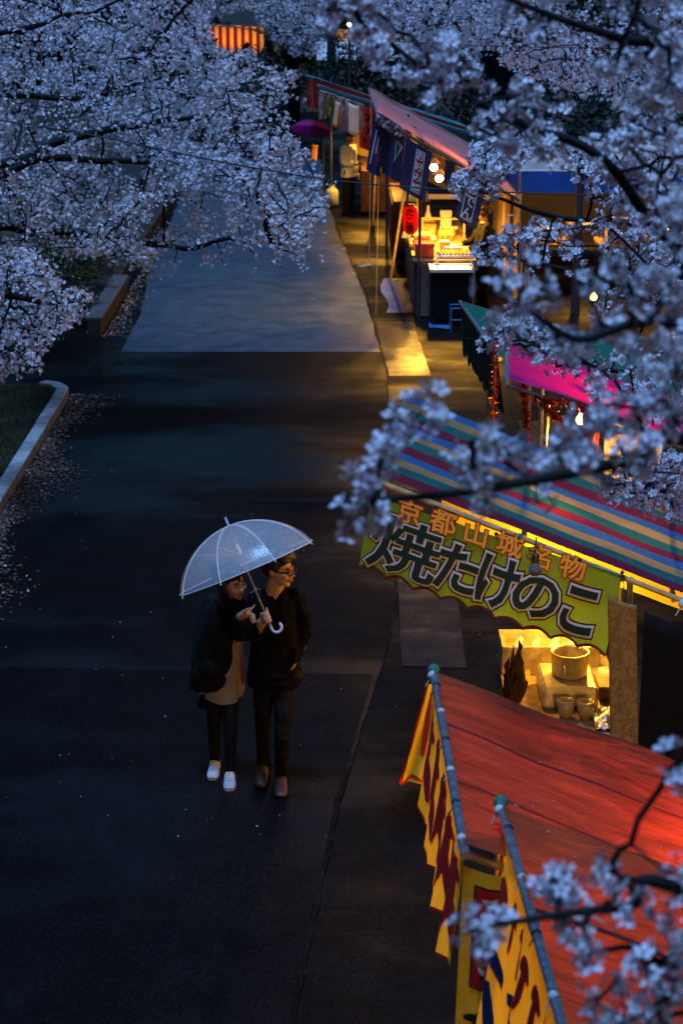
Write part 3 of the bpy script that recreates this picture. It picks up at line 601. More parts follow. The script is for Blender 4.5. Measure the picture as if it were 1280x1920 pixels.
def tarp_surface(en, ef, bn, bf, sag=.03, wr=.012, seed=0, ripple=(2.2, 9)):
    """u: front eave to back, v: near to far"""
    en, ef, bn, bf = map(Vector, (en, ef, bn, bf))
    def S(u, v):
        p = en.lerp(ef, v).lerp(bn.lerp(bf, v), u)
        w = math.sin(math.pi*min(1, max(0, u)))*.6 + .4
        z = -sag*math.sin(math.pi*v)*w + wr*noise.noise((u*ripple[0] + seed, v*ripple[1], seed)) + wr*.6*noise.noise((u*7, v*5 + seed, 3.0)) + wr*.9*noise.noise((u*3.0 + v*6, v*2 - u*5, seed*2.0))
        return p + Vector((0, 0, z))
    return S
def roof(parent, S, m, nu=44, nv=40, name='roof_tarp', hem=.0):
    mb = MB(); mb.grid(lambda a, b: S(a, b), nu, nv); o = mb.build(name, m, parent, smooth=True); return o
def hang(TL, TR, drop, wave=.02, nw=3, seed=0, flare=(0, 0, 0)):
    """cloth hung from TL to TR; u, v in metres"""
    TL, TR, drop = Vector(TL), Vector(TR), Vector(drop); W_ = (TR - TL).length; H_ = drop.length; ud = (TR - TL)/W_; vd = drop/H_; nn = ud.cross(vd).normalized(); fl = Vector(flare)
    def S(u, v):
        a = u/W_; t = v/H_
        w = wave*(.25 + .75*t)*(math.sin(a*math.pi*2*nw + seed) + .5*math.sin(a*math.pi*2*nw*2.3 + seed*2 + t))
        return TL + ud*u + vd*v + nn*w + fl*(t*t*math.sin(a*9 + seed)) - vd*(0.012*math.sin(math.pi*a)*-1)
    S.W, S.H = W_, H_; return S
def banner(name, S, m, nu=40, nv=14, u0=0.0, u1=None, v1=None, parent=None, edge=None):
    u1 = S.W if u1 is None else u1; v1 = S.H if v1 is None else v1; mb = MB()
    mb.grid(lambda a, b: S(u0 + (u1-u0)*a, (edge(a) if edge else v1)*b), nu, nv)
    return mb.build(name, m, parent, smooth=True)
def strip(name, parent, S, path, w, m, lift=.003):
    brush(name, parent, S, [[(u, v, w) for u, v in path]], m, lift)
def frame_rect(parent, S, u0, v0, u1, v1, w, m, lift=.004, name='border'):
    for (a, b, c, d) in ((u0, v0, u1, v0+w), (u0, v1-w, u1, v1), (u0, v0+w, u0+w, v1-w), (u1-w, v0+w, u1, v1-w)): fill_rect(parent, S, a, b, c, d, m, lift, name)
def fill_rect(parent, S, u0, v0, u1, v1, m, lift=.003, name='panel'):
    mb = MB(); nu = max(1, int((u1-u0)/.05)); nv = max(1, int((v1-v0)/.05))
    mb.grid(lambda a, b: S(u0+(u1-u0)*a, v0+(v1-v0)*b) - surf_normal(S, u0+(u1-u0)*a, v0+(v1-v0)*b)*lift, nu, nv); return mb.build(name, m, parent)
def prop(name, label, cat, parts, group=None, loc=None):
    """parts: (part name, MB, material[, smooth]); one part alone is the thing itself"""
    if len(parts) == 1:
        p = parts[0]; o = p[1].build(name, p[2], None, len(p) > 3 and p[3]); return tag(o, label, cat, group)
    if loc is None: a = np.array(parts[0][1].v); loc = (a[:, 0].mean(), a[:, 1].mean(), a[:, 2].min())
    t = thing(name, label, cat, loc, group)
    for p in parts: p[1].build(p[0], p[2], t, len(p) > 3 and p[3])
    return t
def knot(parent, p, m=None, r=.03, name='knot'):
    mb = MB(); mb.ell(p, r, 8, 6); mb.tube([p, Vector(p) + Vector((r*.6, -r*.5, -r*3.2))], [r*.22, r*.12], 5); mb.tube([p, Vector(p) + Vector((-r*1.4, -r*.3, -r*2.4))], [r*.22, r*.12], 5); return mb.build(name, m or M_cord, parent)
def bulb(loc, power, label, drop=.25, lit=True, size=.045, cord_top=None, group='bulbs hanging in the stalls', col=WARM, shade=False):
    x, y, z = loc; t = thing('hanging_bulb', label, 'light bulb', (x, y, z - size), group)
    mb = MB(); mb.rings([((x, y, z-size), .004, .004), ((x, y, z-size*.85), size*.55, size*.55), ((x, y, z-size*.3), size*.95, size*.95), ((x, y, z+size*.2), size*.9, size*.9), ((x, y, z+size*.8), size*.5, size*.5), ((x, y, z+size*1.3), size*.35, size*.35)], 14)
    mb.build('glass', (M_bulb_hot if size > .055 else M_bulb) if lit else M_glass, t, True)
    s = MB(); s.rings([((x, y, z+size*1.25), .02, .02), ((x, y, z+size*2.2), .022, .022), ((x, y, z+size*2.4), .008, .008)], 10); s.build('socket', M_sock, t)
    c = MB(); top = cord_top or (x, y, z + drop); c.tube([(x, y, z+size*2.4), top], .004, 5); c.build('cord', M_wire, t)
    if shade:                                                        # added cone and spot light, keep bulb light off the road
        e = MB(); e.rings([((x, y, z+size*2.2), .03, .03), ((x, y, z+size*1.5), .07, .07), ((x, y, z+size*.9), .105, .105)], 20, cap=False); e.build('added_reflector', M_white, t, True)
        l = spot('bulb_light', (x, y, z - size*1.9), power, col, .05); set_parent(l, t); l = point('bulb_glow', (x, y, z - size*1.9), power*.16, col, .05); set_parent(l, t)
    elif lit:
        l = point('bulb_light', (x, y, z - size*1.9), power, col, .05); set_parent(l, t)
    return t
def tinsel(name, label, path, R_=.045, n=900, group=None):
    """glittering garland: a string with foil slivers all round it"""
    P = limb_pts(path, 10, .02); L_ = [0]
    t = thing(name, label, 'tinsel garland', P[-1], group)
    mb = MB(); mb.tube(P, .006, 5); mb.build('string', M_wood, t)
    pa = np.array([tuple(p) for p in P]); i = rng.uniform(0, len(P)-1.001, n); k = i.astype(int); f = (i-k)[:, None]; c = pa[k]*(1-f) + pa[k+1]*f
    d = unit(rng.normal(size=(n, 3))); e = unit(np.cross(d, rng.normal(size=(n, 3)))); ln = (R_*rng.uniform(.6, 1.15, n))[:, None]; w = .0045
    v = np.stack([c - e*w, c + d*ln - e*w*.5 , c + d*ln + e*w*.5, c + e*w], 1).reshape(-1, 3)
    o = link('foil_slivers', np_mesh('foil_slivers', v, quads=np.arange(n*4).reshape(-1, 4), mi=rng.choice(2, n, p=[.68, .32])), [M_tred, M_tgold], t); o['kind'] = 'stuff'; return t
M_tred = mat('red foil', (.62, .05, .02), .22, .5, metal=.9, var=.2); M_tgold = mat('gold foil', (.75, .42, .10), .2, .5, metal=.9, var=.2)

# ---------------------------------------------------------------- two stalls with red tarpaulin roofs, nearest the viewer
M_red = cloth('red tarpaulin', (.25, .050, .016), .36, var=.42, scale=3.5, rough=.5, tcol=(.95, .085, .02), stretch=(.6, 3.0, 1), spec=.4, crease=.55)
M_red2 = cloth('orange red tarpaulin', (.29, .062, .016), .36, var=.42, scale=3.5, rough=.5, tcol=(.95, .10, .02), stretch=(.6, 3.0, 1), spec=.4, crease=.55)
M_yel = cloth('yellow banner cloth', (.82, .62, .03), .30, var=.12, scale=4, tcol=(.9, .6, .02)); M_inkred = mat('red dye', (.45, .015, .012), .8, .2, var=.1); M_inkblue = mat('navy dye', (.012, .016, .07), .8, .2, var=.1); M_inkpink = mat('pale pink dye', (.70, .45, .38), .8, .2, var=.05)
M_green_cap = mat('green rubber cap', (.02, .16, .09), .5, .4)
def tarp_stall(name, label, en, ef, depth, slope, mt, seed, group, rear_h=None, wrz=.03):
    en, ef = Vector(en), Vector(ef); d = (ef - en); d.z = 0; d.normalize(); back = Vector((d.y, -d.x, 0))   # away from the road
    bn, bf = en + back*depth + Vector((0, 0, -slope*depth)), ef + back*depth + Vector((0, 0, -slope*depth))
    t = thing(name, label, 'market stall', (*(en.lerp(bf, .5)).xy, 0), group)
    S = tarp_surface(en, ef, bn, bf, sag=.05, wr=wrz, seed=seed); roof(t, S, mt)
    ext = d*.06
    for k, (a, b) in enumerate(((en - ext, ef + ext), (bn - ext, bf + ext))):
        rod(a - Vector((0, 0, .022)), b - Vector((0, 0, .022)), .019).build('eave_pole', M_pole, t)
    for v in (0.02, .98):
        a, b = en.lerp(ef, v), bn.lerp(bf, v); rod(a - Vector((0, 0, .06)), b - Vector((0, 0, .06)), .017).build('rafter', M_pole, t)
    for u in (.48, .75):
        a, b = en.lerp(bn, u), ef.lerp(bf, u); rod(a - Vector((0, 0, .085)), b - Vector((0, 0, .085)), .02).build('purlin', M_dpole, t)
    for u, v in ((.12, .03), (.12, .97), (.97, .03), (.97, .97)):
        p = en.lerp(ef, v).lerp(bn.lerp(bf, v), u); rod((p.x, p.y, 0), (p.x, p.y, p.z - .07), .02).build('post', M_pole, t)
    return t, S, (en, ef, bn, bf)
tA, SA, cA = tarp_stall('market_stall', 'stall under a plain red tarpaulin roof with a pole along its front', (.46, 6.55, 2.2), (.43, 8.31, 2.2), 2.6, .40, M_red, 4, 'stalls along the road')
tA2, SA2, cA2 = tarp_stall('market_stall', 'stall under an orange-red tarpaulin, closest of all to the viewer', (.72, 4.35, 2.25), (.62, 6.77, 2.25), 2.6, .40, M_red2, 9, 'stalls along the road')
# dark strips paint the purlin's shadow on the roofs, end caps and knots
for t_, S_, us in ((tA, SA, (.50,)), (tA2, SA2, (.55,))):
    for u in us:
        mb = MB(); mb.grid(lambda a, b: S_(u - .012 + .024*a, b) + Vector((0, 0, .004)), 1, 40); mb.build('purlin_shadow', M_trim, t_)
for t_, S_, sd_ in ((tA, SA, 1), (tA2, SA2, 2)):                       # sewn joins across the sheets, petals stuck to them
    for v in (.34, .67):
        mb = MB(); mb.grid(lambda a, b: S_(b, v - .005 + .010*a + .006*math.sin(b*9)) + Vector((0, 0, .004)), 1, 60); mb.build('seam', M_trim, t_)
for S_, lb in ((SA, 'petals stuck to the plain red tarpaulin'), (SA2, 'petals stuck to the nearest orange-red tarpaulin')):
    mb = MB()
    for i in range(46):
        p = S_(rng.uniform(.04, .8), rng.uniform(.03, .97)) + Vector((0, 0, .005)); a = rng.uniform(0, 6.3); d = Vector((math.cos(a), math.sin(a), -.3*math.cos(a)))*.0085; e = Vector((-math.sin(a), math.cos(a), .3*math.sin(a)))*.006; mb.add([p - d, p + e, p + d, p - e], [(0, 1, 2, 3)])
    tag(mb.build('fallen_petals', M_pet), lb, 'petals', kind='stuff')
for t_, p in ((tA, (.43, 8.38, 2.18)), (tA2, (.62, 6.84, 2.23))):
    mb = MB(); mb.ell(p, .03, 8, 6); mb.build('pole_cap', M_green_cap, t_); knot(t_, (p[0]-.01, p[1]-.07, p[2]), None, .022)
for i in range(6): knot(tA, (.455 - .004*i, 6.62 + i*.31, 2.185), M_wire if i % 2 else M_cord, .019, 'tie')
for i in range(6): knot(tA2, (.70 - .014*i, 4.6 + i*.4, 2.235), M_wire if i % 2 else M_cord, .019, 'tie')
for t_, cor in ((tA, cA), (tA2, cA2)):                               # counters inside
    en, ef, bn, bf = cor; x0 = en.x + .45; mb = MB(); mb.box((x0, en.y + .12, .78), (x0 + .8, ef.y - .12, .82), bev=.006); mb.build('counter_top', M_wood, t_)
    mb = MB(); mb.box((x0 + .02, en.y + .14, .02), (x0 + .06, ef.y - .14, .775)); mb.build('counter_front', M_dwood, t_)
bulb((1.78, 7.40, 1.36), 36.0, 'bulb glowing under the plain red tarpaulin', .2)
bulb((1.92, 5.9, 1.40), 30.0, 'bulb glowing under the nearest orange-red tarpaulin', .2)
# yellow banners along the front poles
def yellow_front(label, x0, y0, x1, y1, z, h, strokes, blue, seed, group='yellow painted banners on the red stalls', wave=.035, lean=-.10, pend=True):
    S = hang((x1, y1, z - .05), (x0, y0, z - .05), (lean, 0, -h), wave=wave, nw=4, seed=seed)
    t = thing('banner', label, 'banner', (x0, y0, z - h), group)
    n_ = 9
    def edge(a): return h - .05*abs(math.sin(a*math.pi*n_*.5))
    banner('cloth', S, M_yel, 90, 20, parent=t, edge=edge)
    brush('hem', t, S, [[(S.W*i/60, edge(i/60) - .006, .007) for i in range(61)]], M_inkred, .003)
    brush('painted_stroke', t, S, [[(u, v, w*1.7) for u, v, w in st] for st in strokes(S.W, h)], M_inkred, .004)
    if blue: brush('painted_stroke', t, S, blue(S.W, h), M_inkblue, .005)
    return t, S
def redmarks(W_, h):
    out = []; r = random.Random(5)
    for i in range(9):
        u = W_*(i + .5)/9; s_ = W_/9*.46
        out += [[(u - s_*.8, h*.25, .012), (u, h*.22, .020), (u + s_*.8, h*.26, .010)], [(u, h*.12, .016), (u - s_*.1, h*.45, .026), (u - s_*.8, h*.78, .010)],
                [(u + s_*.05, h*.42, .012), (u + s_*.5, h*.60, .024), (u + s_*.9, h*.80, .014)], [(u - s_*.6, h*.52, .014), (u + s_*.5, h*.5, .016)]]
    return out
def redmarks2(W_, h):
    out = []
    for i in range(12):
        u = W_*(.04 + i*.08); s_ = .06
        out += [[(u - s_, h*.16, .006), (u, h*.13, .024), (u + s_, h*.17, .008)], [(u + s_*.2, h*.10, .010), (u - s_*.3, h*.24, .018), (u - s_, h*.34, .006)]]
    return out
def bluemarks(W_, h):
    out = []
    for i in range(5):
        u = W_*(.1 + i*.2); s_ = W_*.075
        out += [[(u - s_, h*.46, .02), (u, h*.42, .045), (u + s_, h*.48, .03)], [(u, h*.36, .03), (u - s_*.2, h*.62, .05), (u - s_*.9, h*.88, .02)], [(u + s_*.2, h*.55, .03), (u + s_*.6, h*.72, .045), (u + s_, h*.9, .03)]]
    return out
yellow_front('long yellow banner with red brush marks along the plain red stall', .46, 6.58, .43, 8.30, 2.2, .54, redmarks, None, .6, wave=.022, lean=-.06)
yellow_front('long yellow banner with navy and red marks along the nearest stall', .72, 4.36, .62, 6.72, 2.25, .95, redmarks2, bluemarks, 2.2, wave=.03, lean=-.10)
# a yellow flap that swings out at the far corner, and the red panel between the two stalls
def S(u, v): t = v/.50; a = u/.13 - .5; return Vector((.42 - .085*t + a*(.035 + .085*t), 8.36 + .012*math.sin(a*6 + t*3), 2.12 - .50*t - .02*abs(a)*t))
S.W, S.H = .13, .50; t = thing('banner', 'yellow cloth flap with red hem at the far corner of the red stall', 'banner', (.3, 8.35, 1.5), 'yellow painted banners on the red stalls')
banner('cloth', S, M_yel, 12, 12, parent=t); brush('hem', t, S, [[(0.004, .0, .008), (.004, .25, .008), (.004, S.H-.006, .008), (S.W*.5, S.H-.03, .008), (S.W-.004, S.H-.006, .008)]], M_inkred, .003)
brush('painted_stroke', t, S, [[(.09, .05, .016), (.10, .2, .02), (.095, .36, .012)]], M_inkred, .004)
S = hang((.455, 6.50, 2.13), (.68, 6.50, 2.08), (-.02, .02, -.80), wave=.012, nw=1, seed=2); t = thing('banner', 'yellow banner with a black framed red panel between the two red stalls', 'banner', (.55, 6.5, 1.4), 'yellow painted banners on the red stalls')
banner('cloth', S, M_yel, 14, 20, parent=t); fill_rect(t, S, .045, .06, .165, .50, M_blackink, .003, 'black_frame'); fill_rect(t, S, .053, .068, .157, .492, M_inkred, .005, 'red_panel')
brush('painted_stroke', t, S, [[(.08, .11, .004), (.11, .12, .016), (.14, .10, .006)], [(.075, .18, .006), (.1, .19, .016), (.14, .165, .006)], [(.08, .25, .006), (.105, .26, .018), (.135, .235, .006)], [(.1, .32, .004), (.115, .335, .013), (.125, .35, .004)], [(.08, .40, .005), (.1, .415, .015), (.13, .40, .005)]], M_inkpink, .007)
brush('painted_stroke', t, S, [[(.03, .64, .01), (.10, .62, .022), (.17, .64, .012)], [(.10, .58, .012), (.08, .68, .022), (.04, .74, .008)], [(.11, .66, .012), (.16, .74, .016)], [(.19, .14, .01), (.20, .20, .02), (.19, .28, .01)]], M_blackink, .006)
brush('hem', t, S, [[(S.W*i/12, S.H - .008 - .03*math.sin(i*.9)**2, .008) for i in range(13)]], M_inkred, .004)

# ---------------------------------------------------------------- striped stall with the green banner
STR = [('maroon', (.16, .012, .03)), ('teal', (.02, .115, .10)), ('tan', (.30, .20, .085)), ('blue', (.03, .11, .27))]
M_str = [cloth('stripe ' + n_, c_, .30, var=.18, scale=6, rough=.55) for n_, c_ in STR]
tC = thing('market_stall', 'stall under a roof striped maroon, teal, tan and blue', 'market stall', (1.2, 12, 0), 'stalls along the road')
cn, cf, cbn, cbf = Vector((.19, 11.06, 2.40)), Vector((.45, 13.08, 2.40)), Vector((2.75, 10.74, 1.45)), Vector((3.0, 12.80, 1.42))
SC = tarp_surface(cn, cf, cbn, cbf, sag=.03, wr=.010, seed=2, ripple=(1.5, 7))
mb = MB(); NU, NV = 40, 48
for j in range(NV):
    mb.cur = (j // 4) % 4; b_ = len(mb.v)
    mb.add([SC(i/NU, (j + k)/NV) for k in (0, 1) for i in range(NU + 1)], [(i, i+1, i+NU+2, i+NU+1) for i in range(NU)])
mb.build('roof_tarp', M_str, tC)
rod(cn + Vector((-.01, -.05, -.03)), cf + Vector((.01, .08, -.03)), .02).build('eave_pole', M_pole, tC); rod(cbn, cbf, .02).build('eave_pole', M_pole, tC)
for a, b in ((cn, cbn), (cf, cbf)): rod(a - Vector((0, 0, .05)), b - Vector((0, 0, .05)), .018).build('rafter', M_bamboo, tC)
for u in (.35, .7): rod(cn.lerp(cbn, u) - Vector((0, 0, .07)), cf.lerp(cbf, u) - Vector((0, 0, .07)), .017).build('purlin', M_bamboo, tC)
for u, v in ((.60, .04), (.60, .96), (.98, .04), (.98, .96)):
    p = cn.lerp(cf, v).lerp(cbn.lerp(cbf, v), u); rod((p.x, p.y, 0), (p.x, p.y, p.z - .06), .02).build('post', M_pole, tC)
knot(tC, cn + Vector((.02, .0, -.03))); knot(tC, cn.lerp(cbn, .34) + Vector((0, -.03, -.04)), M_green_cap, .022); knot(tC, cn.lerp(cbn, .58) + Vector((0, -.02, -.05)), M_green_cap, .022); knot(tC, cn.lerp(cbn, .72) + Vector((0, -.03, -.06)), M_cord, .03); knot(tC, cf + Vector((0, .02, 0)), M_green_cap, .03)
M_sheet = cloth('milky vinyl sheet', (.62, .52, .34), .45, var=.1, scale=3)
S = hang((.75, 12.86, 2.20), (2.7, 12.66, 1.45), (0, 0, -.55), wave=.02, nw=4); banner('side_sheet', S, M_sheet, 40, 8, parent=tC)
S = hang((2.55, 12.7, 1.55), (2.45, 10.85, 1.50), (0, 0, -1.3), wave=.02, nw=4); banner('rear_sheet', S, cloth('dark tarpaulin', (.012, .03, .018), .1, var=.3), 40, 10, parent=tC)
# table
tC_tab = thing('stall_table', 'lit table of the striped stall seen below the green banner', 'table', (1.4, 11.6, 0))
mb = MB(); mb.box((1.05, 10.85, .745), (1.80, 12.25, .785), bev=.005); mb.build('table_top', M_wood, tC_tab)
for x_, y_ in ((1.08, 10.9), (1.77, 10.9), (1.08, 12.2), (1.77, 12.2)): rod((x_, y_, 0), (x_, y_, .745), .02).build('leg', M_pole, tC_tab)
M_foilbox = mat('foil lined box', (.70, .62, .40), .35, .5, metal=.3, var=.25, scale=14, bump=.7, bscale=25)
def open_box(x0, y0, z0, x1, y1, z1, w=.02):
    m = MB(); m.box((x0, y0, z0), (x1, y1, z0+w)); m.box((x0, y0, z0+w), (x0+w, y1, z1)); m.box((x1-w, y0, z0+w), (x1, y1, z1)); m.box((x0+w, y0, z0+w), (x1-w, y0+w, z1)); m.box((x0+w, y1-w, z0+w), (x1-w, y1, z1)); return m
prop('crate', 'long pale crate at the back of the lit bamboo shoot table', 'crate', [('box', open_box(1.06, 11.86, .787, 1.70, 12.2, .98), M_foilbox)])
mb = MB()
for i in range(5): x_ = 1.15 + i*.12; mb.tube([(x_, 11.92, .93 + .01*(i % 2)), (x_ + .05, 12.1, .95)], [.035, .02], 8)
prop('bamboo_shoots', 'peeled bamboo shoots lying in the long pale crate', 'bamboo shoots', [('shoot', mb, M_styro, True)])
prop('foil_box', 'foil covered box under the pot on the bamboo shoot table', 'box', [('box', MB().box((1.27, 11.26, .787), (1.62, 11.72, .93), bev=.02), M_foilbox)])
M_alu = mat('worn lamp gold aluminium', (.62, .52, .32), .4, .5, metal=.5, var=.25, scale=14)  # gold tint paints the warm lamp light onto the metal
x_, y_, z_ = 1.46, 11.5, .932
po = MB(); po.rings([((x_, y_, z_), .105, .105), ((x_, y_, z_+.01), .115, .115), ((x_, y_, z_+.15), .12, .12), ((x_, y_, z_+.155), .128, .128), ((x_, y_, z_+.16), .12, .12), ((x_, y_, z_+.13), .108, .108), ((x_, y_, z_+.06), .10, .10)], 24)
hd = MB(); hd.tube([(x_-.05, y_-.118, z_+.11), (x_-.05, y_-.15, z_+.10), (x_-.05, y_-.15, z_+.05), (x_-.05, y_-.118, z_+.04)], .008, 6)
prop('cooking_pot', 'straight sided metal pot on the foil covered box', 'pot', [('body', po, M_alu, True), ('handle', hd, M_alu)])
sh = MB(); bx, by, bz = 1.10, 11.42, .787
sh.rings([((bx, by, bz), .055, .055), ((bx+.004, by, bz+.06), .075, .072), ((bx+.01, by, bz+.16), .062, .06), ((bx+.02, by, bz+.26), .038, .036), ((bx+.03, by+.005, bz+.34), .012, .012)], 12)
lv = MB()
for i in range(9):
    a = i*2.4; h0 = bz + .03 + i*.03; r_ = .07 - .0045*i
    lv.add([(bx + r_*math.cos(a-.5), by + r_*math.sin(a-.5), h0), (bx + r_*math.cos(a+.5), by + r_*math.sin(a+.5), h0), (bx + (r_+.02)*math.cos(a), by + (r_+.02)*math.sin(a), h0 + .09), (bx + .6*r_*math.cos(a), by + .6*r_*math.sin(a), h0 + .15)], [(0, 1, 2), (0, 2, 3), (2, 1, 3)])
M_husk = mat('bamboo shoot husk', (.07, .03, .015), .8, .2, var=.5, scale=18, bump=.6, bscale=60)
prop('bamboo_shoot', 'whole unpeeled bamboo shoot standing dark at the table corner', 'bamboo shoot', [('body', sh, M_husk, True), ('husk_leaves', lv, M_husk)])
mb = MB(); mb.grid(lambda a, b: Vector((1.56 + .26*a, 10.90 + .34*b, .80 + .05*abs(noise.noise((a*5, b*5, 1))) + .03*math.sin(a*7)*math.sin(b*6))), 14, 14); prop('foil_sheet', 'crumpled kitchen foil at the near corner of the table', 'foil', [('sheet', mb, M_foil)])
prop('wood_block', 'small wooden box beside the foil covered box', 'box', [('box', MB().box((1.64, 11.4, .787), (1.76, 11.66, .88), bev=.008), M_wood)])
M_wareg = mat('glazed bowl', (.30, .24, .15), .3, .5, var=.1)
for k, (x_, y_, lb) in enumerate(((1.40, 11.14, 'leftmost paper bowl stack on the bamboo shoot table'), (1.52, 11.12, 'second paper bowl stack on the bamboo shoot table'))):
    mb = MB(); mb.rings([((x_, y_, .787), .035, .035), ((x_, y_, .84), .052, .052), ((x_, y_, .90), .056, .056), ((x_, y_, .902), .048, .048), ((x_, y_, .87), .038, .038)], 16); prop('bowl_stack', lb, 'bowls', [('bowl', mb, M_wareg, True)])
mb = MB()
for k in range(7): mb.tube([(1.13 + .012*k, 11.62, .80), (1.16 + .013*k, 11.80, .83 + .006*(k % 3))], .005, 5)
prop('skewers', 'bundle of bamboo skewers between crate and standing shoot', 'skewers', [('stick', mb, M_bamboo)])
mb = MB()
for k in range(3): mb.box((1.64 + .004*k, 11.70, .787 + .02*k), (1.78 + .004*k, 11.86, .805 + .02*k), bev=.004)
prop('food_trays', 'small stack of food trays at the right of the table', 'trays', [('tray', mb, M_foil)])
mb = MB(); mb.tube([(1.48, 11.52, 1.0), (1.53, 11.60, 1.16), (1.56, 11.64, 1.20)], [.006, .007, .005], 6); mb.ell((1.475, 11.51, .985), (.03, .03, .015)); prop('ladle', 'metal ladle standing in the pot', 'ladle', [('ladle', mb, M_steel, True)])
# patterned cloth strip on the corner post, dark cloth beyond
M_pat, N_, L_, b_ = nt('patterned ochre cloth'); tc = N_.new('ShaderNodeTexCoord'); wv = N_.new('ShaderNodeTexWave'); wv.wave_type = 'RINGS'; wv.inputs['Scale'].default_value = 11; wv.inputs['Distortion'].default_value = 9; wv.inputs['Detail Scale'].default_value = 2.2
L_.new(tc.outputs['Object'], wv.inputs['Vector']); rp = N_.new('ShaderNodeValToRGB'); rp.color_ramp.elements[0].color = (.17, .105, .025, 1); rp.color_ramp.elements[1].color = (.25, .155, .038, 1); rp.color_ramp.elements[0].position = .42; rp.color_ramp.elements[1].position = .55; L_.new(wv.outputs['Color'], rp.inputs[0]); L_.new(rp.outputs[0], b_.inputs['Base Color']); b_.inputs['Roughness'].default_value = .8
S = hang((1.58, 10.78, 1.72), (1.75, 10.76, 1.66), (.055, .0, -.98), wave=.012, nw=1, seed=1); o = banner('cloth_strip', S, M_pat, 10, 30); tag(solid(o, .004), 'ochre patterned cloth strip hanging at the near post of the striped stall', 'cloth')
S = hang((1.80, 10.76, 1.62), (2.75, 10.66, 1.30), (.0, .0, -1.2), wave=.03, nw=4, seed=1); o = banner('dark_curtain', S, M_black, 30, 12); tag(solid(o, .004), 'black side curtain of the striped stall', 'curtain')
S = hang((.62, 11.42, 2.17), (2.3, 11.24, 1.55), (0, 0, -.16), wave=.006, nw=3); banner('added_glow_sheet', S, cloth('added glow vinyl', (.75, .60, .10), .6, var=.08, tcol=(.95, .75, .10)), 30, 3, parent=tC)  # added strip, lit from behind to make the glow under the roof
# the green banner
TL, TR, BL = aty(696, 928, 11.02), aty(1166, 1078, 10.84), aty(672, 1066, 11.0)
SG = hang(TL, TR, BL - TL, wave=.012, nw=2.5, seed=.5)
def uvG(px, py):
    """picture position -> place on the banner"""
    n_ = (TR-TL).cross(BL-TL); d = _ray(px, py); o_ = Vector((0, 0, CAM_H)); p = o_ + d*((TL-o_).dot(n_)/d.dot(n_)); q = p - TL
    ud, vd = (TR-TL).normalized(), (BL-TL).normalized(); c_ = ud.dot(vd); a, b = q.dot(ud), q.dot(vd); u = (a - c_*b)/(1-c_*c_); v = (b - c_*a)/(1-c_*c_); return u, v
M_lime = cloth('green banner cloth', (.09, .27, .03), .40, var=.22, scale=3, tcol=(.22, .36, .015)); M_dgreen = mat('dark green print', (.004, .026, .012), .7, .3, var=0); M_pink = mat('pale outline print', (.62, .56, .55), .7, .3, var=0); M_orange = mat('orange print', (.90, .42, .05), .7, .3, var=0); M_redout = mat('red outline print', (.36, .012, .01), .7, .3, var=0)
tG = thing('banner', 'green banner with scalloped hem and large dark green writing', 'banner', tuple(BL))
eg = lambda a: SG.H*(1.0 + .12*a) - .035*abs(math.sin(a*math.pi*9))
banner('cloth', SG, M_lime, 110, 20, parent=tG, edge=eg)
brush('hem', tG, SG, [[(SG.W*i/72, eg(i/72) - .006, .009) for i in range(73)]], M_trim, .003)
def it(ch, px, py, w, h, ang=0.0): u, v = uvG(px, py); return (ch, u, v, w, h, ang)
big = [it('焼', 760, 1026, .44, .37), it('た', 858, 1062, .30, .33), it('け', 932, 1086, .29, .36), it('の', 1006, 1112, .32, .32), it('こ', 1086, 1140, .29, .37)]
big = [q + (.10,) for q in big]
for grp, k_ in ((big[:1], .62), (big[1:], 1.0)):
    write('lettering_outline', tG, SG, grp, M_blackink, .005, .095*k_); write('lettering_outline', tG, SG, grp, M_pink, .008, .066*k_); write('lettering', tG, SG, grp, M_dgreen, .011, .026*k_)
sm = [it(c_, x_, y_, .165, .15) for c_, x_, y_ in (('京', 768, 958), ('都', 832, 976), ('山', 893, 997), ('城', 956, 1017), ('名', 1014, 1040), ('物', 1074, 1062))]
write('small_lettering_outline', tG, SG, sm, M_redout, .005, .06); write('small_lettering', tG, SG, sm, M_orange, .008, .02)
for i in range(7): knot(tG, SG(SG.W*i/6, .004) + Vector((0, 0, .02)), M_wire, .012, 'tie')
bulb((1.24, 11.75, 1.90), 9.0, 'lit bulb above the green banner inside the striped stall', .22)
bulb(tuple(aty(1003, 1068, 10.8)), 0, 'clear unlit bulb hanging in front of the green banner', .2, lit=False, size=.042)
bulb((1.60, 11.9, 1.42), 19.0, 'added fill bulb low over the bamboo shoot table', .22)  # added fill lamp hidden behind the banner, brightens the table

# ---------------------------------------------------------------- magenta stall with tinsel, and the green-roofed stall
M_mag = cloth('magenta tarpaulin', (.40, .012, .20), .42, var=.25, scale=5, rough=.45, tcol=(.95, .01, .16), stretch=(.5, 5, 1)); M_teal = cloth('green tarpaulin', (.015, .17, .11), .35, var=.25, scale=6, rough=.45, stretch=(.5, 4, 1))
tD, SD, cD = tarp_stall('market_stall', 'stall under a magenta tarpaulin with tinsel on its posts', (1.28, 14.5, 2.2), (1.40, 16.0, 2.2), 2.6, .34, M_mag, 13, 'stalls along the road')
tE, SE, cE = tarp_stall('market_stall', 'stall under a small green tarpaulin roof behind the magenta one', (1.36, 16.3, 2.0), (1.18, 18.8, 2.02), 2.4, .30, M_teal, 21, 'stalls along the road')
SV = hang((1.17, 18.8, 1.98), (1.35, 16.3, 1.96), (.06, 0, -.52), wave=.03, nw=7, seed=2); M_v1 = cloth('dark green stripe cloth', (.012, .06, .045), .2, var=.2); M_v2 = cloth('grey green stripe cloth', (.05, .06, .05), .2, var=.2)
tv = thing('valance', 'dark striped valance with pointed ends along the green-roofed stall', 'valance', (1.25, 17.5, 1.4)); ns = 14
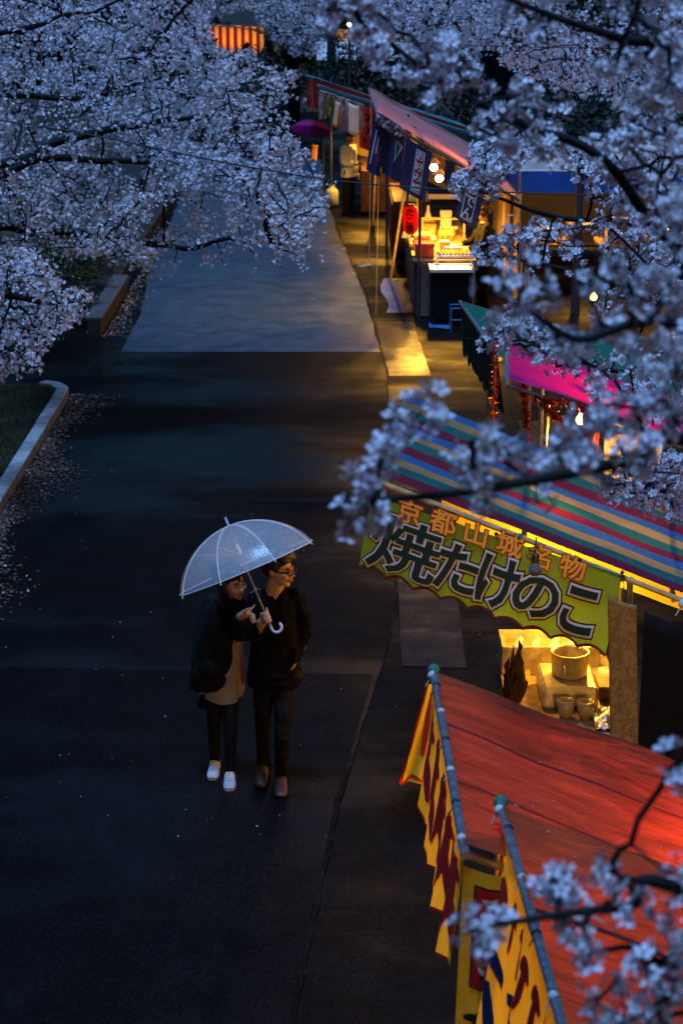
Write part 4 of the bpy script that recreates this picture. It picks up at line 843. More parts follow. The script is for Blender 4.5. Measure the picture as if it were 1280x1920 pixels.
for i in range(ns):
    mb = MB(); w_ = SV.W/ns; mb.grid(lambda a, b: SV(w_*(i + a*.98), b*(SV.H - .10*abs(a - .5)*2)), 4, 8); mb.build('stripe', M_v1 if i % 2 else M_v2, tv, True)
tinsel('tinsel_garland', 'tinsel strand hanging outermost from the magenta stall corner', [(1.30, 15.95, 2.22), (1.30, 15.9, 1.7), (1.29, 15.85, 1.1), (1.31, 15.85, .6)], .045, 1500, 'tinsel on the magenta stall')
tinsel('tinsel_garland', 'tinsel wound down the near post of the magenta stall', [(1.42, 14.75, 2.10), (1.47, 14.72, 1.7), (1.42, 14.74, 1.2), (1.46, 14.72, .7)], .05, 1500, 'tinsel on the magenta stall')
tinsel('tinsel_garland', 'tinsel swag looping under the magenta roof edge', [(1.50, 14.5, 2.05), (1.62, 14.5, 1.93), (1.78, 14.48, 1.82), (1.92, 14.48, 1.78), (1.93, 14.48, 1.92)], .045, 1100, 'tinsel on the magenta stall')
tinsel('tinsel_garland', 'short straight tinsel between the magenta roof and red sign', [(1.55, 14.46, 2.03), (1.75, 14.46, 2.00), (1.95, 14.46, 1.94)], .045, 700, 'tinsel on the magenta stall')
sg = MB(); sg.rings([((1.93, 14.4, 1.55), .05, .05), ((1.93, 14.4, 1.92), .075, .075), ((1.93, 14.4, 1.95), .07, .07), ((1.93, 14.4, 1.955), .03, .03)], 16)
prop('red_lantern', 'narrow red paper lantern at the magenta stall', 'lantern', [('shade', sg, M_redp, True)])
mb = MB(); mb.box((2.05, 14.5, 1.2), (2.5, 14.53, 1.75)); prop('lit_board', 'pale menu board in the light of the magenta stall', 'board', [('panel', mb, M_styro)])
for k, (x_, y_, z_, pw) in enumerate(((1.95, 15.2, 1.70, 12.0),)): bulb((x_, y_, z_), pw, 'bulb glowing under the magenta tarpaulin', .15)
bulb((2.15, 14.15, 1.62), 4.0, 'bare bulb at the near side of the magenta stall', .2)
for t_, cor in ((tD, cD), (tE, cE)):
    en, ef, bn, bf = cor; x0 = max(en.x, ef.x) + .4; mb = MB(); mb.box((x0, en.y + .1, .78), (x0 + .7, ef.y - .1, .82)); mb.build('counter_top', M_wood, t_); mb = MB(); mb.box((x0 + .02, en.y + .12, .02), (x0 + .05, ef.y - .12, .775)); mb.build('counter_front', M_dwood, t_)
# ---------------------------------------------------------------- the lit stall with the blue shop curtains
M_pinkroof = cloth('pink tarpaulin', (.56, .20, .19), .26, var=.14, scale=2.2, rough=.55, tcol=(.9, .28, .14), stretch=(.5, 2.5, 1))
M_tealroof = cloth('teal tarpaulin', (.03, .26, .28), .3, var=.2, scale=4, rough=.5); M_dkred = cloth('dark red tarpaulin', (.13, .012, .025), .3, var=.25, scale=4)
M_navy = cloth('navy curtain cloth', (.012, .022, .11), .15, var=.2, scale=5); M_noren_red = mat('red print', (.34, .012, .015), .7, .3, var=0)
tB = thing('market_stall', 'brightly lit stall with pink roof and navy shop curtains', 'market stall', (1.7, 30.5, 0), 'stalls along the road')
bn0, bf0, bn1, bf1 = Vector((.55, 28.3, 3.0)), Vector((.48, 34.4, 2.96)), Vector((2.62, 28.3, 1.82)), Vector((2.60, 34.4, 1.80))
SB = tarp_surface(bn0, bf0, bn1, bf1, sag=.06, wr=.02, seed=6); roof(tB, SB, M_pinkroof)
for a, b in ((bn0, bn1), (bf0, bf1)): rod(a - Vector((.05, 0, .02)), b - Vector((0, 0, .06)), .022).build('rafter', M_dpole, tB)
for a, b in ((bn0, bf0), (bn1, bf1)): rod(a - Vector((0, .05, .04)), b - Vector((0, 0, .04)), .022).build('eave_pole', M_pole, tB)
for u in (.33, .66): rod(bn0.lerp(bn1, u) - Vector((0, 0, .09)), bf0.lerp(bf1, u) - Vector((0, 0, .09)), .022).build('purlin', M_dpole, tB)
for x_, y_ in ((1.15, 28.24), (2.5, 28.3), (1.12, 32.8), (2.5, 32.9)): rod((x_, y_, 0), (x_, y_, 3.0 - .557*(x_-.55) - .06), .024).build('post', M_dpole, tB)
rod((.80, 31.4, 0), (1.16, 31.0, 2.60), .022).build('brace', M_bamboo, tB); rod((1.25, 31.2, .85), (1.16, 31.0, 2.58), .018).build('brace', M_bamboo, tB)
M_wall = cloth('tan vinyl wall', (.42, .30, .13), .35, var=.12, scale=2)
S = hang((1.0, 32.95, 2.55), (2.6, 32.95, 1.85), (0, 0, -.85), wave=.02, nw=3); banner('end_sheet', S, M_wall, 24, 8, parent=tB)
S = hang((2.58, 32.9, 1.9), (2.56, 28.5, 1.85), (0, 0, -1.1), wave=.03, nw=5); banner('rear_sheet', S, M_wall, 40, 8, parent=tB)
S = hang((2.40, 28.34, 1.86), (2.60, 28.34, 1.80), (0.0, 0, -1.5), wave=.02, nw=1); banner('yellow_curtain', S, cloth('ochre curtain', (.50, .30, .05), .4, var=.2), 8, 12, parent=tB)
# counter
ct = thing('serving_counter', 'long counter of the lit stall with brown doors facing the road', 'counter', (1.6, 30.5, 0))
mb = MB(); mb.box((1.06, 28.38, .84), (2.0, 32.6, .88), bev=.006); mb.build('counter_top', M_wood, ct)
for i in range(5):
    y0 = 28.42 + i*.83; mb = MB(); mb.box((1.08, y0 + .006, .06), (1.115, y0 + .824, .80), bev=.006); d_ = mb.build('door', M_dwood, ct)
    mb = MB(); mb.box((1.07, y0 + .70, .62), (1.079, y0 + .76, .65)); mb.build('handle', M_pole, d_)
mb = MB(); mb.box((1.12, 28.40, .03), (1.98, 28.43, .83)); mb.build('end_panel', M_steel, ct)
mb = MB(); mb.box((1.98, 28.43, .03), (2.0, 32.6, .83)); mb.build('back_panel', M_dwood, ct)
# sink unit
sx0, sx1, sy0, sy1, sz = 1.29, 1.93, 27.75, 28.30, .84
sk = thing('sink_unit', 'pale sink on a black skirted stand at the near end of the counter', 'sink', (1.6, 28.0, 0))
mb = open_box(sx0, sy0, sz - .045, sx1, sy1, sz, .025); mb.build('basin', M_white, sk)
mb = MB(); mb.box((sx0 + .02, sy0 + .02, .12), (sx1 - .02, sy1 - .02, sz - .047)); mb.build('skirt', M_black, sk)
for x_ in (sx0 + .05, sx1 - .05):
    for y_ in (sy0 + .05, sy1 - .05): rod((x_, y_, 0), (x_, y_, .12), .018).build('leg', M_dpole, sk)
fa = MB(); fa.tube([(sx0 + .12, sy1 - .04, sz), (sx0 + .12, sy1 - .04, sz + .16), (sx0 + .14, sy1 - .12, sz + .20), (sx0 + .16, sy1 - .2, sz + .15)], .016, 8); fa.build('tap', M_steel, sk, True)
M_bluef = mat('blue painted frame', (.05, .14, .30), .5, .5, var=.2)
fr = thing('folding_stand', 'blue metal frame stand on the ground by the sink', 'stand', (1.75, 27.6, 0))
for a, b in (((1.58, 27.6, 0), (1.58, 27.6, .36)), ((1.84, 27.6, 0), (1.84, 27.6, .36)), ((1.84, 27.3, 0), (1.84, 27.3, .36)), ((1.58, 27.3, 0), (1.58, 27.3, .36))): rod(a, b, .013).build('leg', M_bluef, fr)
for a, b in (((1.58, 27.6, .35), (1.84, 27.6, .35)), ((1.58, 27.3, .18), (1.84, 27.3, .18)), ((1.84, 27.3, .35), (1.84, 27.6, .35)), ((1.58, 27.3, .35), (1.84, 27.3, .35))): rod(a, b, .012).build('rail', M_bluef, fr)
# ground sheets
M_bsheet = mat('blue and silver ground sheet', (.008, .06, .26), .45, .5, col2=(.06, .12, .28), scale=1.6, bump=.5, bscale=9)
mb = MB(); mb.grid(lambda a, b: Vector((.68 + .10*math.sin(b*7)*.5 + (.42 - .05*math.sin(b*9))*a, 28.75 + 3.1*b, .012 + .02*abs(noise.noise((a*3, b*9, 2))))), 10, 40); prop('ground_sheet', 'crumpled blue and white plastic sheet on the ground before the counter', 'plastic sheet', [('sheet', mb, M_bsheet, True)])
mb = MB(); mb.grid(lambda a, b: Vector((1.28 + .3*a, 27.55 + .35*b + .05*math.sin(a*6), .012 + .03*abs(noise.noise((a*4, b*4, 5))))), 10, 10); prop('ground_sheet', 'small blue plastic sheet under the sink unit', 'plastic sheet', [('sheet', mb, M_bsheet, True)])
# goods on the counter
T0 = .882
def cbox(label, x0, y0, x1, y1, h, m, z=T0, cat='box', name='goods_box', group='goods on the lit counter'):
    lid = MB(); lid.box((x0 - .006, y0 - .006, z + h*.78), (x1 + .006, y1 + .006, z + h), bev=.006); b = MB(); b.box((x0, y0, z), (x1, y1, z + h*.78 - .002), bev=.004)
    return prop(name, label, cat, [('body', b, m), ('lid', lid, m)], group)
cbox('red box with pale lid at the near corner of the counter', 1.10, 28.5, 1.38, 28.85, .22, M_redp)
cbox('cardboard carton behind the red box', 1.10, 29.25, 1.36, 29.6, .24, M_card)
cbox('wooden box at the middle of the counter', 1.14, 30.6, 1.50, 31.0, .22, M_wood)
cbox('small pale carton standing on the counter centre', 1.50, 29.15, 1.64, 29.3, .16, M_styro)
cbox('white carton on the far shelf of the counter', 1.62, 31.5, 1.80, 31.62, .30, M_styro)
mb = MB(); mb.rings([((1.42, 31.6, T0), .055, .055), ((1.42, 31.6, T0+.2), .058, .058), ((1.42, 31.6, T0+.28), .03, .03), ((1.42, 31.6, T0+.34), .022, .022)], 14); cp = MB(); cp.rings([((1.42, 31.6, T0+.341), .026, .026), ((1.42, 31.6, T0+.375), .024, .024)], 12)
prop('bottle', 'white squeeze bottle at the far end of the counter', 'bottle', [('body', mb, M_white, True), ('cap', cp, M_styro)], 'goods on the lit counter')
M_sauce = mat('sauce bottle', (.55, .36, .06), .35, .5, var=.1)
for k, (x_, y_, lb) in enumerate(((1.56, 30.3, 'leftmost of the yellow sauce bottles on the counter'), (1.64, 30.25, 'middle one of the yellow sauce bottles'), (1.74, 30.3, 'rightmost of the yellow sauce bottles beside the vendor'))):
    mb = MB(); mb.rings([((x_, y_, T0), .03, .03), ((x_, y_, T0+.13), .032, .032), ((x_, y_, T0+.17), .012, .012), ((x_, y_, T0+.22), .005, .005)], 10); prop('sauce_bottle', lb, 'bottle', [('body', mb, M_sauce, True)], 'sauce bottles on the lit counter')
def packs(label, x0, y0, dx, dy, n, m, z=T0, ln=.3):
    t = thing('paper_packs', label, 'food packs', (x0, y0, z), 'goods on the lit counter')
    for i in range(n):
        mb = MB(); r = random.Random(i + int(x0*100)); Mx = Matrix.Translation((x0 + dx*i, y0 + dy*i, z + .03 + .045*(i % 2))) @ Matrix.Rotation(r.uniform(-.3, .3), 4, 'Z'); mb.box((-ln/2, -.05, -.02), (ln/2, .05, .02), Mx, bev=.01); mb.build('pack', m, t)
packs('pale long packs heaped at the road side of the counter', 1.22, 29.75, .02, .09, 7, M_styro)
packs('foil trays laid across the griddle side', 1.72, 28.95, .01, .12, 5, M_foil, ln=.34)
packs('stacked paper trays behind the wooden box', 1.68, 30.75, .015, .08, 6, M_styro, ln=.26)
gr = thing('griddle', 'steel takoyaki griddle plate crowded with round dumplings', 'griddle', (1.62, 28.72, T0), 'goods on the lit counter')
mb = MB(); mb.box((1.42, 28.46, T0), (1.96, 28.86, T0 + .05), bev=.006); mb.build('plate', M_steel, gr)
M_dump = mat('dumplings', (.34, .16, .04), .5, .4, var=.3, scale=20)
for i in range(9):
    for j in range(6):
        mb = MB(); mb.ell((1.46 + i*.057, 28.50 + j*.064, T0 + .062), .023, 8, 5); mb.build('dumpling', M_dump, gr, True)
mb = MB(); mb.box((1.25, 30.45, T0 + .30), (1.98, 30.6, T0 + .32), bev=.004); lg = MB().box((1.27, 30.47, T0), (1.30, 30.58, T0 + .298)); lg2 = MB().box((1.93, 30.47, T0), (1.96, 30.58, T0 + .298))
prop('counter_shelf', 'narrow raised shelf across the middle of the counter', 'shelf', [('board', mb, M_wood), ('support', lg, M_wood), ('support', lg2, M_wood)], 'goods on the lit counter')
mb = MB(); mb.grid(lambda a, b: Vector((1.02 + .2*a + .05*math.sin(b*5), 30.6 + .5*b, .90 + .10*abs(noise.noise((a*3, b*4, 8))) - .25*max(0, .35 - a))), 10, 12); prop('towel', 'crumpled white towel over the road side edge of the counter', 'towel', [('cloth', mb, M_white, True)], 'goods on the lit counter')
mb = MB(); mb.box((1.45, 32.2, 1.28), (2.5, 32.3, 1.36), bev=.005); prop('fluorescent_fitting', 'long white fluorescent fitting at the back of the lit stall', 'light fitting', [('case', mb, M_white)])
# lanterns
M_paperred = cloth('red lantern paper', (.48, .015, .015), .4, var=.08, tcol=(.8, .03, .02)); M_paperwhite = cloth('white lantern paper', (.70, .66, .56), .4, var=.06)
def lantern(name, label, c, r, h, m, text=None, group='paper lanterns'):
    x, y, z = c; t = thing(name, label, 'lantern', (x, y, z - h/2), group); mb = MB(); secs = []; nr = 14
    for i in range(nr*2 + 1):
        a = -1 + i/nr; p = math.sqrt(max(0, 1 - abs(a)**3.2)); secs.append(((x, y, z + a*h*.45), max(r*(.5 + .5*p) - (.004 if i % 2 else 0), .01), max(r*(.5 + .5*p) - (.004 if i % 2 else 0), .01)))
    mb.rings(secs, 24); mb.build('shade', m, t, True)
    for s_ in (-1, 1): e = MB(); e.rings([((x, y, z + s_*h*.45 - .012), r*.52, r*.52), ((x, y, z + s_*h*.45 + .018), r*.52, r*.52)], 16); e.build('end_ring', M_blackink if text else m, t)
    c_ = MB(); c_.tube([(x, y, z + h*.46), (x, y, z + h*.46 + .35)], .004, 5); c_.build('cord', M_cord, t)
    if text:
        def S(u, v): a = u/(r*1.01) - math.pi/2 - .18; tt = (v - h/2)/(h*.45); p = math.sqrt(max(.0, 1 - min(1, abs(tt))**3.2)); rr = r*(.5 + .5*p); return Vector((x + rr*math.cos(a), y + rr*math.sin(a), z - (v - h/2)))
        n_ = len(text); write('lettering', t, S, [(ch, 0, h*(.24 + .52*(i)/(n_-1)), r*1.15, h*.28) for i, ch in enumerate(text)], M_blackink, .006, .04, fine=.1)
    return t
lantern('paper_lantern', 'red paper lantern with black writing hanging at the counter corner', (1.03, 28.6, 1.45), .115, .46, M_paperred, 'たこ焼')
jx, jy = -.20, 40.9
jg = MB(); jg.rings([((jx, jy, .02), .12, .10), ((jx, jy, .04), .14, .12), ((jx, jy, .30), .14, .12), ((jx, jy, .37), .11, .09), ((jx, jy, .39), .04, .04), ((jx, jy, .43), .04, .04)], 18)
tj = prop('water_jug', 'white plastic water jug tied as a weight to the roof cord', 'water jug', [('body', jg, M_white, True), ('handle', MB().tube([(jx - .06, jy, .37), (jx - .05, jy, .45), (jx + .05, jy, .45), (jx + .06, jy, .37)], .012, 6), M_white)])
def cord(label, pts, r=.006, m=None, group='guy cords of the stalls'):
    mb = MB(); mb.tube(pts, r, 5); return prop('guy_cord', label, 'cord', [('cord', mb, m or M_cord)], group)
cord('cord running up from the white water jug', [(jx, jy, .45), (-.21, 40.9, 1.5), (-.22, 40.9, 2.68)])
cord('cord from the pink roof corner down to the road joint', [(.55, 28.36, 2.96), (.535, 28.5, 1.5), (.52, 28.66, .01)])
cord('cord from the far corner of the pink roof to the road', [(.50, 33.0, 2.95), (.49, 33.0, 1.5), (.475, 33.05, .01)])
mb = MB(); mb.tube([(.475, 33.05, .015), (.40, 33.1, .02), (.33, 33.0, .012), (.30, 33.1, .012)], .012, 5); mb.ell((.475, 33.05, .03), .03, 8, 6); prop('cord_knot', 'loose knotted end of cord lying on the road', 'cord', [('cord', mb, M_cord)])
# navy shop curtains along the near rafter
def roofz(x): return 3.0 - .557*(x - .55) - .07
def noren(label, xa, xb, h, skew, deco, seed, y=28.26, sh=0.0):
    S = hang((xa, y, roofz(xa) - .02), (xb, y - .01, roofz(xb) - .02), (skew, 0, -h), wave=.012, nw=1, seed=seed); t = thing('shop_curtain', label, 'shop curtain', (xa, y, roofz(xa) - h), 'navy shop curtains of the lit stall')
    banner('cloth', S, M_navy, 14, 14, parent=t); deco(t, S); return t
def deco_okonomi(t, S):
    w, h = S.W, S.H; fill_rect(t, S, w*.42, .06, w*.76, h - .06, M_whiteink, .004, 'white_border'); fill_rect(t, S, w*.42 + .016, .076, w*.76 - .016, h - .076, M_noren_red, .006, 'red_panel')
    write('lettering', t, S, [(c_, w*.59, .135 + i*(h - .27)/3, .14, .135) for i, c_ in enumerate('お好み焼')], M_whiteink, .009, .025)
def deco_oden(t, S):
    w, h = S.W, S.H; frame_rect(t, S, w*.2, .05, w*.72, h - .06, .016, M_whiteink, .005); write('lettering', t, S, [(c_, w*.46, .16 + i*(h - .32)/2, .19, .20) for i, c_ in enumerate('おでん')], M_whiteink, .006, .018)
def deco_tri(t, S):
    w, h = S.W, S.H; mb = MB(); tri = lambda k: [(w*.45 + .012*k, .1 + .02*k), (w*.9 - .02*k, .16 + .004*k), (w*.5 + .004*k, .42 - .035*k)]
    for k, m_, l_ in ((0, M_whiteink, .005), (1, mat('green print', (.02, .12, .06), .7, .3, var=0), .008)):
        q = MB(); q.add([S(u, v) - surf_normal(S, u, v)*l_ for u, v in tri(k)], [(0, 1, 2)]); q.build('triangle_mark', m_, t)
def deco_stripes(t, S):
    w, h = S.W, S.H; brush('stripe', t, S, [[(w*.35, .12, .008), (w*.28, h*.5, .01), (w*.2, h*.85, .006)], [(w*.55, .2, .006), (w*.5, h*.6, .008)]], M_whiteink, .004); brush('stripe', t, S, [[(w*.72, .3, .014), (w*.7, h*.8, .014)]], M_noren_red, .005)
def deco_dots(t, S):
    w, h = S.W, S.H; brush('mark', t, S, [[(w*.3, h*.3, .008), (w*.36, h*.34, .012)], [(w*.5, h*.7, .008), (w*.55, h*.72, .012)]], M_noren_red, .004)
noren('navy shop curtain with white and red stripes, first under the pink roof corner', .46, .66, .74, -.10, deco_stripes, .3, y=28.30)
noren('plain navy shop curtain with small red marks behind the striped one', .60, .76, .70, -.02, deco_dots, 1.1, y=28.33)
noren('navy shop curtain with a green and white triangle', .70, .93, .66, -.08, deco_tri, 2.0)
noren('navy shop curtain with white writing on a red panel', .94, 1.32, .72, -.10, deco_okonomi, .9, y=28.2)
noren('navy shop curtain with white framed writing, nearest the vendor', 1.80, 2.12, .68, -.14, deco_oden, 1.7, y=28.2)
noren('narrow navy shop curtain behind the bare bulbs', 1.52, 1.66, .36, -.02, deco_dots, .2, y=28.4)
bulb((1.40, 29.4, 2.13), 115.0, 'upper of the two bare bulbs blazing in the lit stall', .3, size=.06, shade=True)
bulb((1.47, 29.1, 2.00), 115.0, 'lower of the two bare bulbs blazing in the lit stall', .4, size=.06, shade=True)
# fringe of paper streamers at the roof corner
def fringe(name, label, a, b, h, n, mats, group=None, jit=.03, y_sp=.03):
    t = thing(name, label, 'streamers', tuple(Vector(a) - Vector((0, 0, h))), group); a, b = Vector(a), Vector(b)
    mb = MB(); mb.tube([a, b], .008, 5); mb.build('string', M_cord, t)
    for i in range(n):
        p = a.lerp(b, (i + .5)/n); hh = h*rng.uniform(.7, 1.05); w = rng.uniform(.014, .03); ph = rng.uniform(0, 6); yo = rng.uniform(-y_sp, y_sp)
        m = MB(); m.grid(lambda s_, v: p + Vector(((s_ - .5)*w*2 + .02*math.sin(v*4 + ph)*v, yo*v + .02*math.sin(v*5 + ph), -hh*v)), 1, 6); m.build('streamer', mats[int(rng.integers(len(mats)))], t)
    return t
M_st = [cloth('pale paper', (.42, .36, .40), .3), cloth('grey paper', (.26, .24, .28), .3), cloth('mauve paper', (.22, .09, .15), .3)]
M_st2 = [cloth('dull pink strip', (.30, .05, .12), .3), cloth('plum strip', (.16, .02, .07), .3), cloth('pink strip', (.40, .12, .18), .3)]
M_st3 = [cloth('green strip', (.08, .14, .05), .3), cloth('yellow strip', (.30, .22, .05), .3), M_st[1], cloth('pale blue strip', (.22, .30, .34), .3)]
fringe('paper_streamers', 'ruffled pale streamers bunched at the corner of the pink roof', (.52, 28.25, 3.06), (.86, 28.25, 2.84), .17, 30, M_st, 'paper streamers on the stalls')

# ---------------------------------------------------------------- teal-roofed stall and the dark red one beyond it
tF = thing('market_stall', 'stall with teal roof edge behind the pink-roofed stall', 'market stall', (1.2, 36.5, 0), 'stalls along the road')
fn0, ff0, fn1, ff1 = Vector((-.38, 34.9, 2.95)), Vector((-.48, 38.3, 2.74)), Vector((3.2, 34.9, 1.83)), Vector((3.1, 38.3, 1.64))
SF = tarp_surface(fn0, ff0, fn1, ff1, sag=.05, wr=.02, seed=8); roof(tF, SF, M_tealroof)
S = hang(fn0 + Vector((0, -.01, 0)), fn1 + Vector((0, -.01, 0)), (0, 0, -.13), wave=.01, nw=6); banner('roof_hem', S, M_tealroof, 40, 2, parent=tF)
for x_, y_ in ((.82, 34.95), (2.9, 34.95), (.62, 38.2), (2.9, 38.2)): rod((x_, y_, 0), (x_, y_, 2.7 - .3*(x_) - (y_-34.3)*.05), .024).build('post', M_dpole, tF)
for a, b in ((fn0, fn1), (ff0, ff1), (fn0, ff0)): rod(a - Vector((0, 0, .05)), b - Vector((0, 0, .06)), .02).build('rafter', M_dpole, tF)
mb = MB(); mb.box((.92, 34.4, .06), (1.6, 37.2, .95), bev=.01); mb.build('counter', M_dwood, tF)
for i in range(4): mb = MB(); mb.box((.895, 34.45 + i*.68, .1), (.918, 34.45 + i*.68 + .66, .9), bev=.004); mb.build('counter_board', mat('red counter cloth', (.16, .015, .015), .6, .3, var=.3), tF)
rod((.62, 38.0, 0), (.72, 37.8, 2.4), .022).build('brace', M_bamboo, tF)
M_redsign = cloth('red sign cloth', (.50, .025, .04), .35, var=.1, tcol=(.8, .05, .05))
S = hang((.36, 34.15, 2.66), (.80, 34.15, 2.52), (-.05, 0, -.72), wave=.012, nw=1, seed=1); tS = thing('banner', 'red banner with black writing below the teal roof edge', 'banner', (.4, 34.1, 1.9)); banner('cloth', S, M_redsign, 14, 14, parent=tS)
write('lettering', tS, S, [('街', .32, .20, .22, .24), ('の', .31, .47, .22, .24)], M_blackink, .005, .05); brush('painted_stroke', tS, S, [[(.08, .1, .02), (.14, .16, .03), (.08, .24, .02)], [(.06, .32, .015), (.15, .36, .025), (.1, .46, .015)], [(.07, .52, .02), (.12, .6, .03)]], M_blackink, .005)
fringe('paper_streamers', 'mixed green and grey cloth strips hanging from the teal roof corner', (-.37, 34.1, 2.92), (-.10, 34.1, 2.84), .50, 16, M_st3, 'paper streamers on the stalls')
fringe('paper_streamers', 'pale cloth strips hanging along the teal roof edge', (-.10, 34.08, 2.83), (.38, 34.08, 2.68), .55, 24, M_st, 'paper streamers on the stalls')
S = hang((-.10, 34.0, 2.76), (-.02, 34.0, 2.72), (-.06, 0, -.42), wave=.01, nw=1); tag(solid(banner('cloth_pennant', S, mat('cream cloth', (.60, .52, .36), .8, .2), 5, 8), .003), 'cream cloth hanging between the strips under the teal roof', 'cloth')
S = hang((.12, 34.0, 2.72), (.30, 34.0, 2.66), (.0, 0, -.52), wave=.012, nw=1.5); tag(solid(banner('towel', S, M_white, 8, 8), .003), 'white towel hanging among the strips under the teal roof', 'towel')
bulb((.85, 37.2, 2.05), 60.0, 'bulb lighting the teal-roofed stall from inside', .4, shade=True)
tH = thing('market_stall', 'dark red roofed stall, farthest along the row', 'market stall', (.8, 40.5, 0), 'stalls along the road')
hn0, hf0, hn1, hf1 = Vector((-.55, 38.9, 2.82)), Vector((-.78, 42.6, 2.62)), Vector((2.8, 38.9, 1.75)), Vector((2.6, 42.6, 1.6))
SH = tarp_surface(hn0, hf0, hn1, hf1, sag=.05, wr=.02, seed=3); roof(tH, SH, M_tealroof)
S = hang(hn0, hn1, (0, 0, -.22), wave=.012, nw=6); banner('roof_hem', S, M_dkred, 40, 2, parent=tH)
for x_, y_ in ((-.22, 40.9), (2.5, 38.95), (-.4, 42.5), (2.4, 42.5)): rod((x_, y_, 0), (x_, y_, 2.5 - .3*x_), .024).build('post', M_dpole, tH)
mb = MB(); mb.box((.4, 39.6, .06), (1.2, 42.3, .9), bev=.01); mb.build('counter', M_dwood, tH)
fringe('paper_streamers', 'dark pink strips hanging from the farthest stall corner', (-.72, 42.3, 2.56), (-.40, 38.86, 2.74), .62, 26, M_st2, 'paper streamers on the stalls')
S = hang((.12, 41.9, 2.3), (1.9, 41.9, 1.85), (0, 0, -1.25), wave=.03, nw=4); banner('end_sheet', S, M_wall, 30, 8, parent=tH)
bulb((.7, 40.3, 2.0), 85.0, 'dim bulb inside the farthest dark red stall', .4, shade=True)
# parasol and things at the far stall
M_purp = cloth('magenta parasol cloth', (.26, .012, .15), .4, var=.15)
def parasol(name, label, apex, axis, r, sag, m, n=8, shaft=.75, ribm=None):
    t = thing(name, label, 'umbrella', tuple(Vector(apex) - Vector(axis)*shaft)); A = Vector(apex); ax = Vector(axis).normalized(); e1 = ax.orthogonal().normalized(); e2 = ax.cross(e1)
    for k in range(n):
        mb = MB(); a0, a1 = 2*math.pi*k/n, 2*math.pi*(k+1)/n
        def f(s_, v):
            a = a0 + (a1-a0)*s_; pinch = 1 - .06*math.sin(math.pi*s_)*v; rr = r*math.sin(v*1.25)/math.sin(1.25)*pinch
            return A - ax*(sag*(1 - math.cos(v*1.25))/(1 - math.cos(1.25))) + (e1*math.cos(a) + e2*math.sin(a))*rr
        mb.grid(f, 5, 8); mb.build('panel', m, t, True)
        rb = MB(); rb.tube([f(0, v/6) - ax*.004 for v in range(7)], .003, 5); rb.build('rib', ribm or M_wire, t)
    s_ = MB(); s_.tube([A + ax*.06, A - ax*shaft], .007, 6); s_.build('shaft', M_wire, t); return t
parasol('umbrella', 'purple umbrella tilted open beside the farthest stall', (-.62, 41.6, 1.72), (.10, .35, .9), .46, .22, M_purp, ribm=mat('pink rib', (.4, .1, .2), .5))
S = hang((-.62, 41.2, 1.28), (-.50, 41.2, 1.26), (-.03, 0, -.34), wave=.01, nw=1); tag(solid(banner('paper_sign', S, mat('orange sign', (.60, .24, .04), .7, .3, var=.3, scale=12), 5, 8), .004), 'small orange paper sign below the purple umbrella', 'sign')

# ---------------------------------------------------------------- white tent with blue valance, right of the lit stall
M_tent = cloth('white tent canvas', (.62, .60, .58), .12, var=.08); M_blue = cloth('blue tarpaulin', (.012, .13, .70), .06, var=.15)
tW = thing('tent', 'white tent with a blue valance to the right of the lit stall', 'tent', (4, 31, 0))
wc = [Vector((2.75, 30.0, 2.0)), Vector((6.6, 30.0, 2.0)), Vector((6.6, 34.5, 2.0)), Vector((2.75, 34.5, 2.0))]; ap0, ap1 = Vector((2.75, 31.4, 2.28)), Vector((6.6, 31.4, 2.28))
for q in ((wc[0], wc[1], ap1, ap0), (wc[3], wc[2], ap1, ap0)): mb = MB(); mb.grid(lambda u, v: q[0].lerp(q[1], u).lerp(q[3].lerp(q[2], u), v) - Vector((0, 0, .05*math.sin(math.pi*v))), 20, 8); mb.build('roof_panel', M_tent, tW, True)
for a, b in ((wc[0], wc[1]), (wc[3], wc[0])): S = hang(a, b, (0, 0, -.32), wave=.012, nw=6); banner('valance', S, M_blue, 50, 4, parent=tW)
for p in wc: rod((p.x + .02, p.y + .02, 0), (p.x + .02, p.y + .02, 2.0), .025).build('post', M_pole, tW)
S = hang((3.0, 34.4, 1.9), (6.6, 34.4, 1.9), (0, 0, -1.8), wave=.03, nw=7); banner('rear_sheet', S, M_wall, 40, 6, parent=tW)
pt = MB(); pt.tube([(3.52, 28.6, 0), (3.53, 28.6, 2.6)], [.07, .06], 10); prop('wooden_post', 'dark wooden post standing before the white tent', 'post', [('post', pt, M_dpole)])
wt = thing('stall_table', 'table of goods under the white tent', 'table', (4.0, 30.9, 0)); mb = MB(); mb.box((2.9, 30.5, .74), (6.2, 31.4, .78)); mb.build('table_top', M_wood, wt)
for x_ in (2.95, 6.1): rod((x_, 30.6, 0), (x_, 30.6, .74), .02).build('leg', M_pole, wt); rod((x_, 31.3, 0), (x_, 31.3, .74), .02).build('leg', M_pole, wt)
wl_ = ['first yellow crate from the post on the tent table', 'second crate on the tent table', 'third crate on the tent table', 'fourth crate on the tent table', 'crate at the far right of the tent table']
for i in range(5): cbox(wl_[i], 3.0 + i*.62, 30.6, 3.4 + i*.62, 30.95, .22 + .08*(i % 3), (M_styro, M_wood, M_card)[i % 3], z=.782, group='crates on the tent table', name='crate', cat='crate')
bulb((3.9, 30.8, 1.65), 34.0, 'left bulb under the white tent', .35, shade=True); bulb((5.4, 30.9, 1.65), 34.0, 'right bulb under the white tent', .35, shade=True)
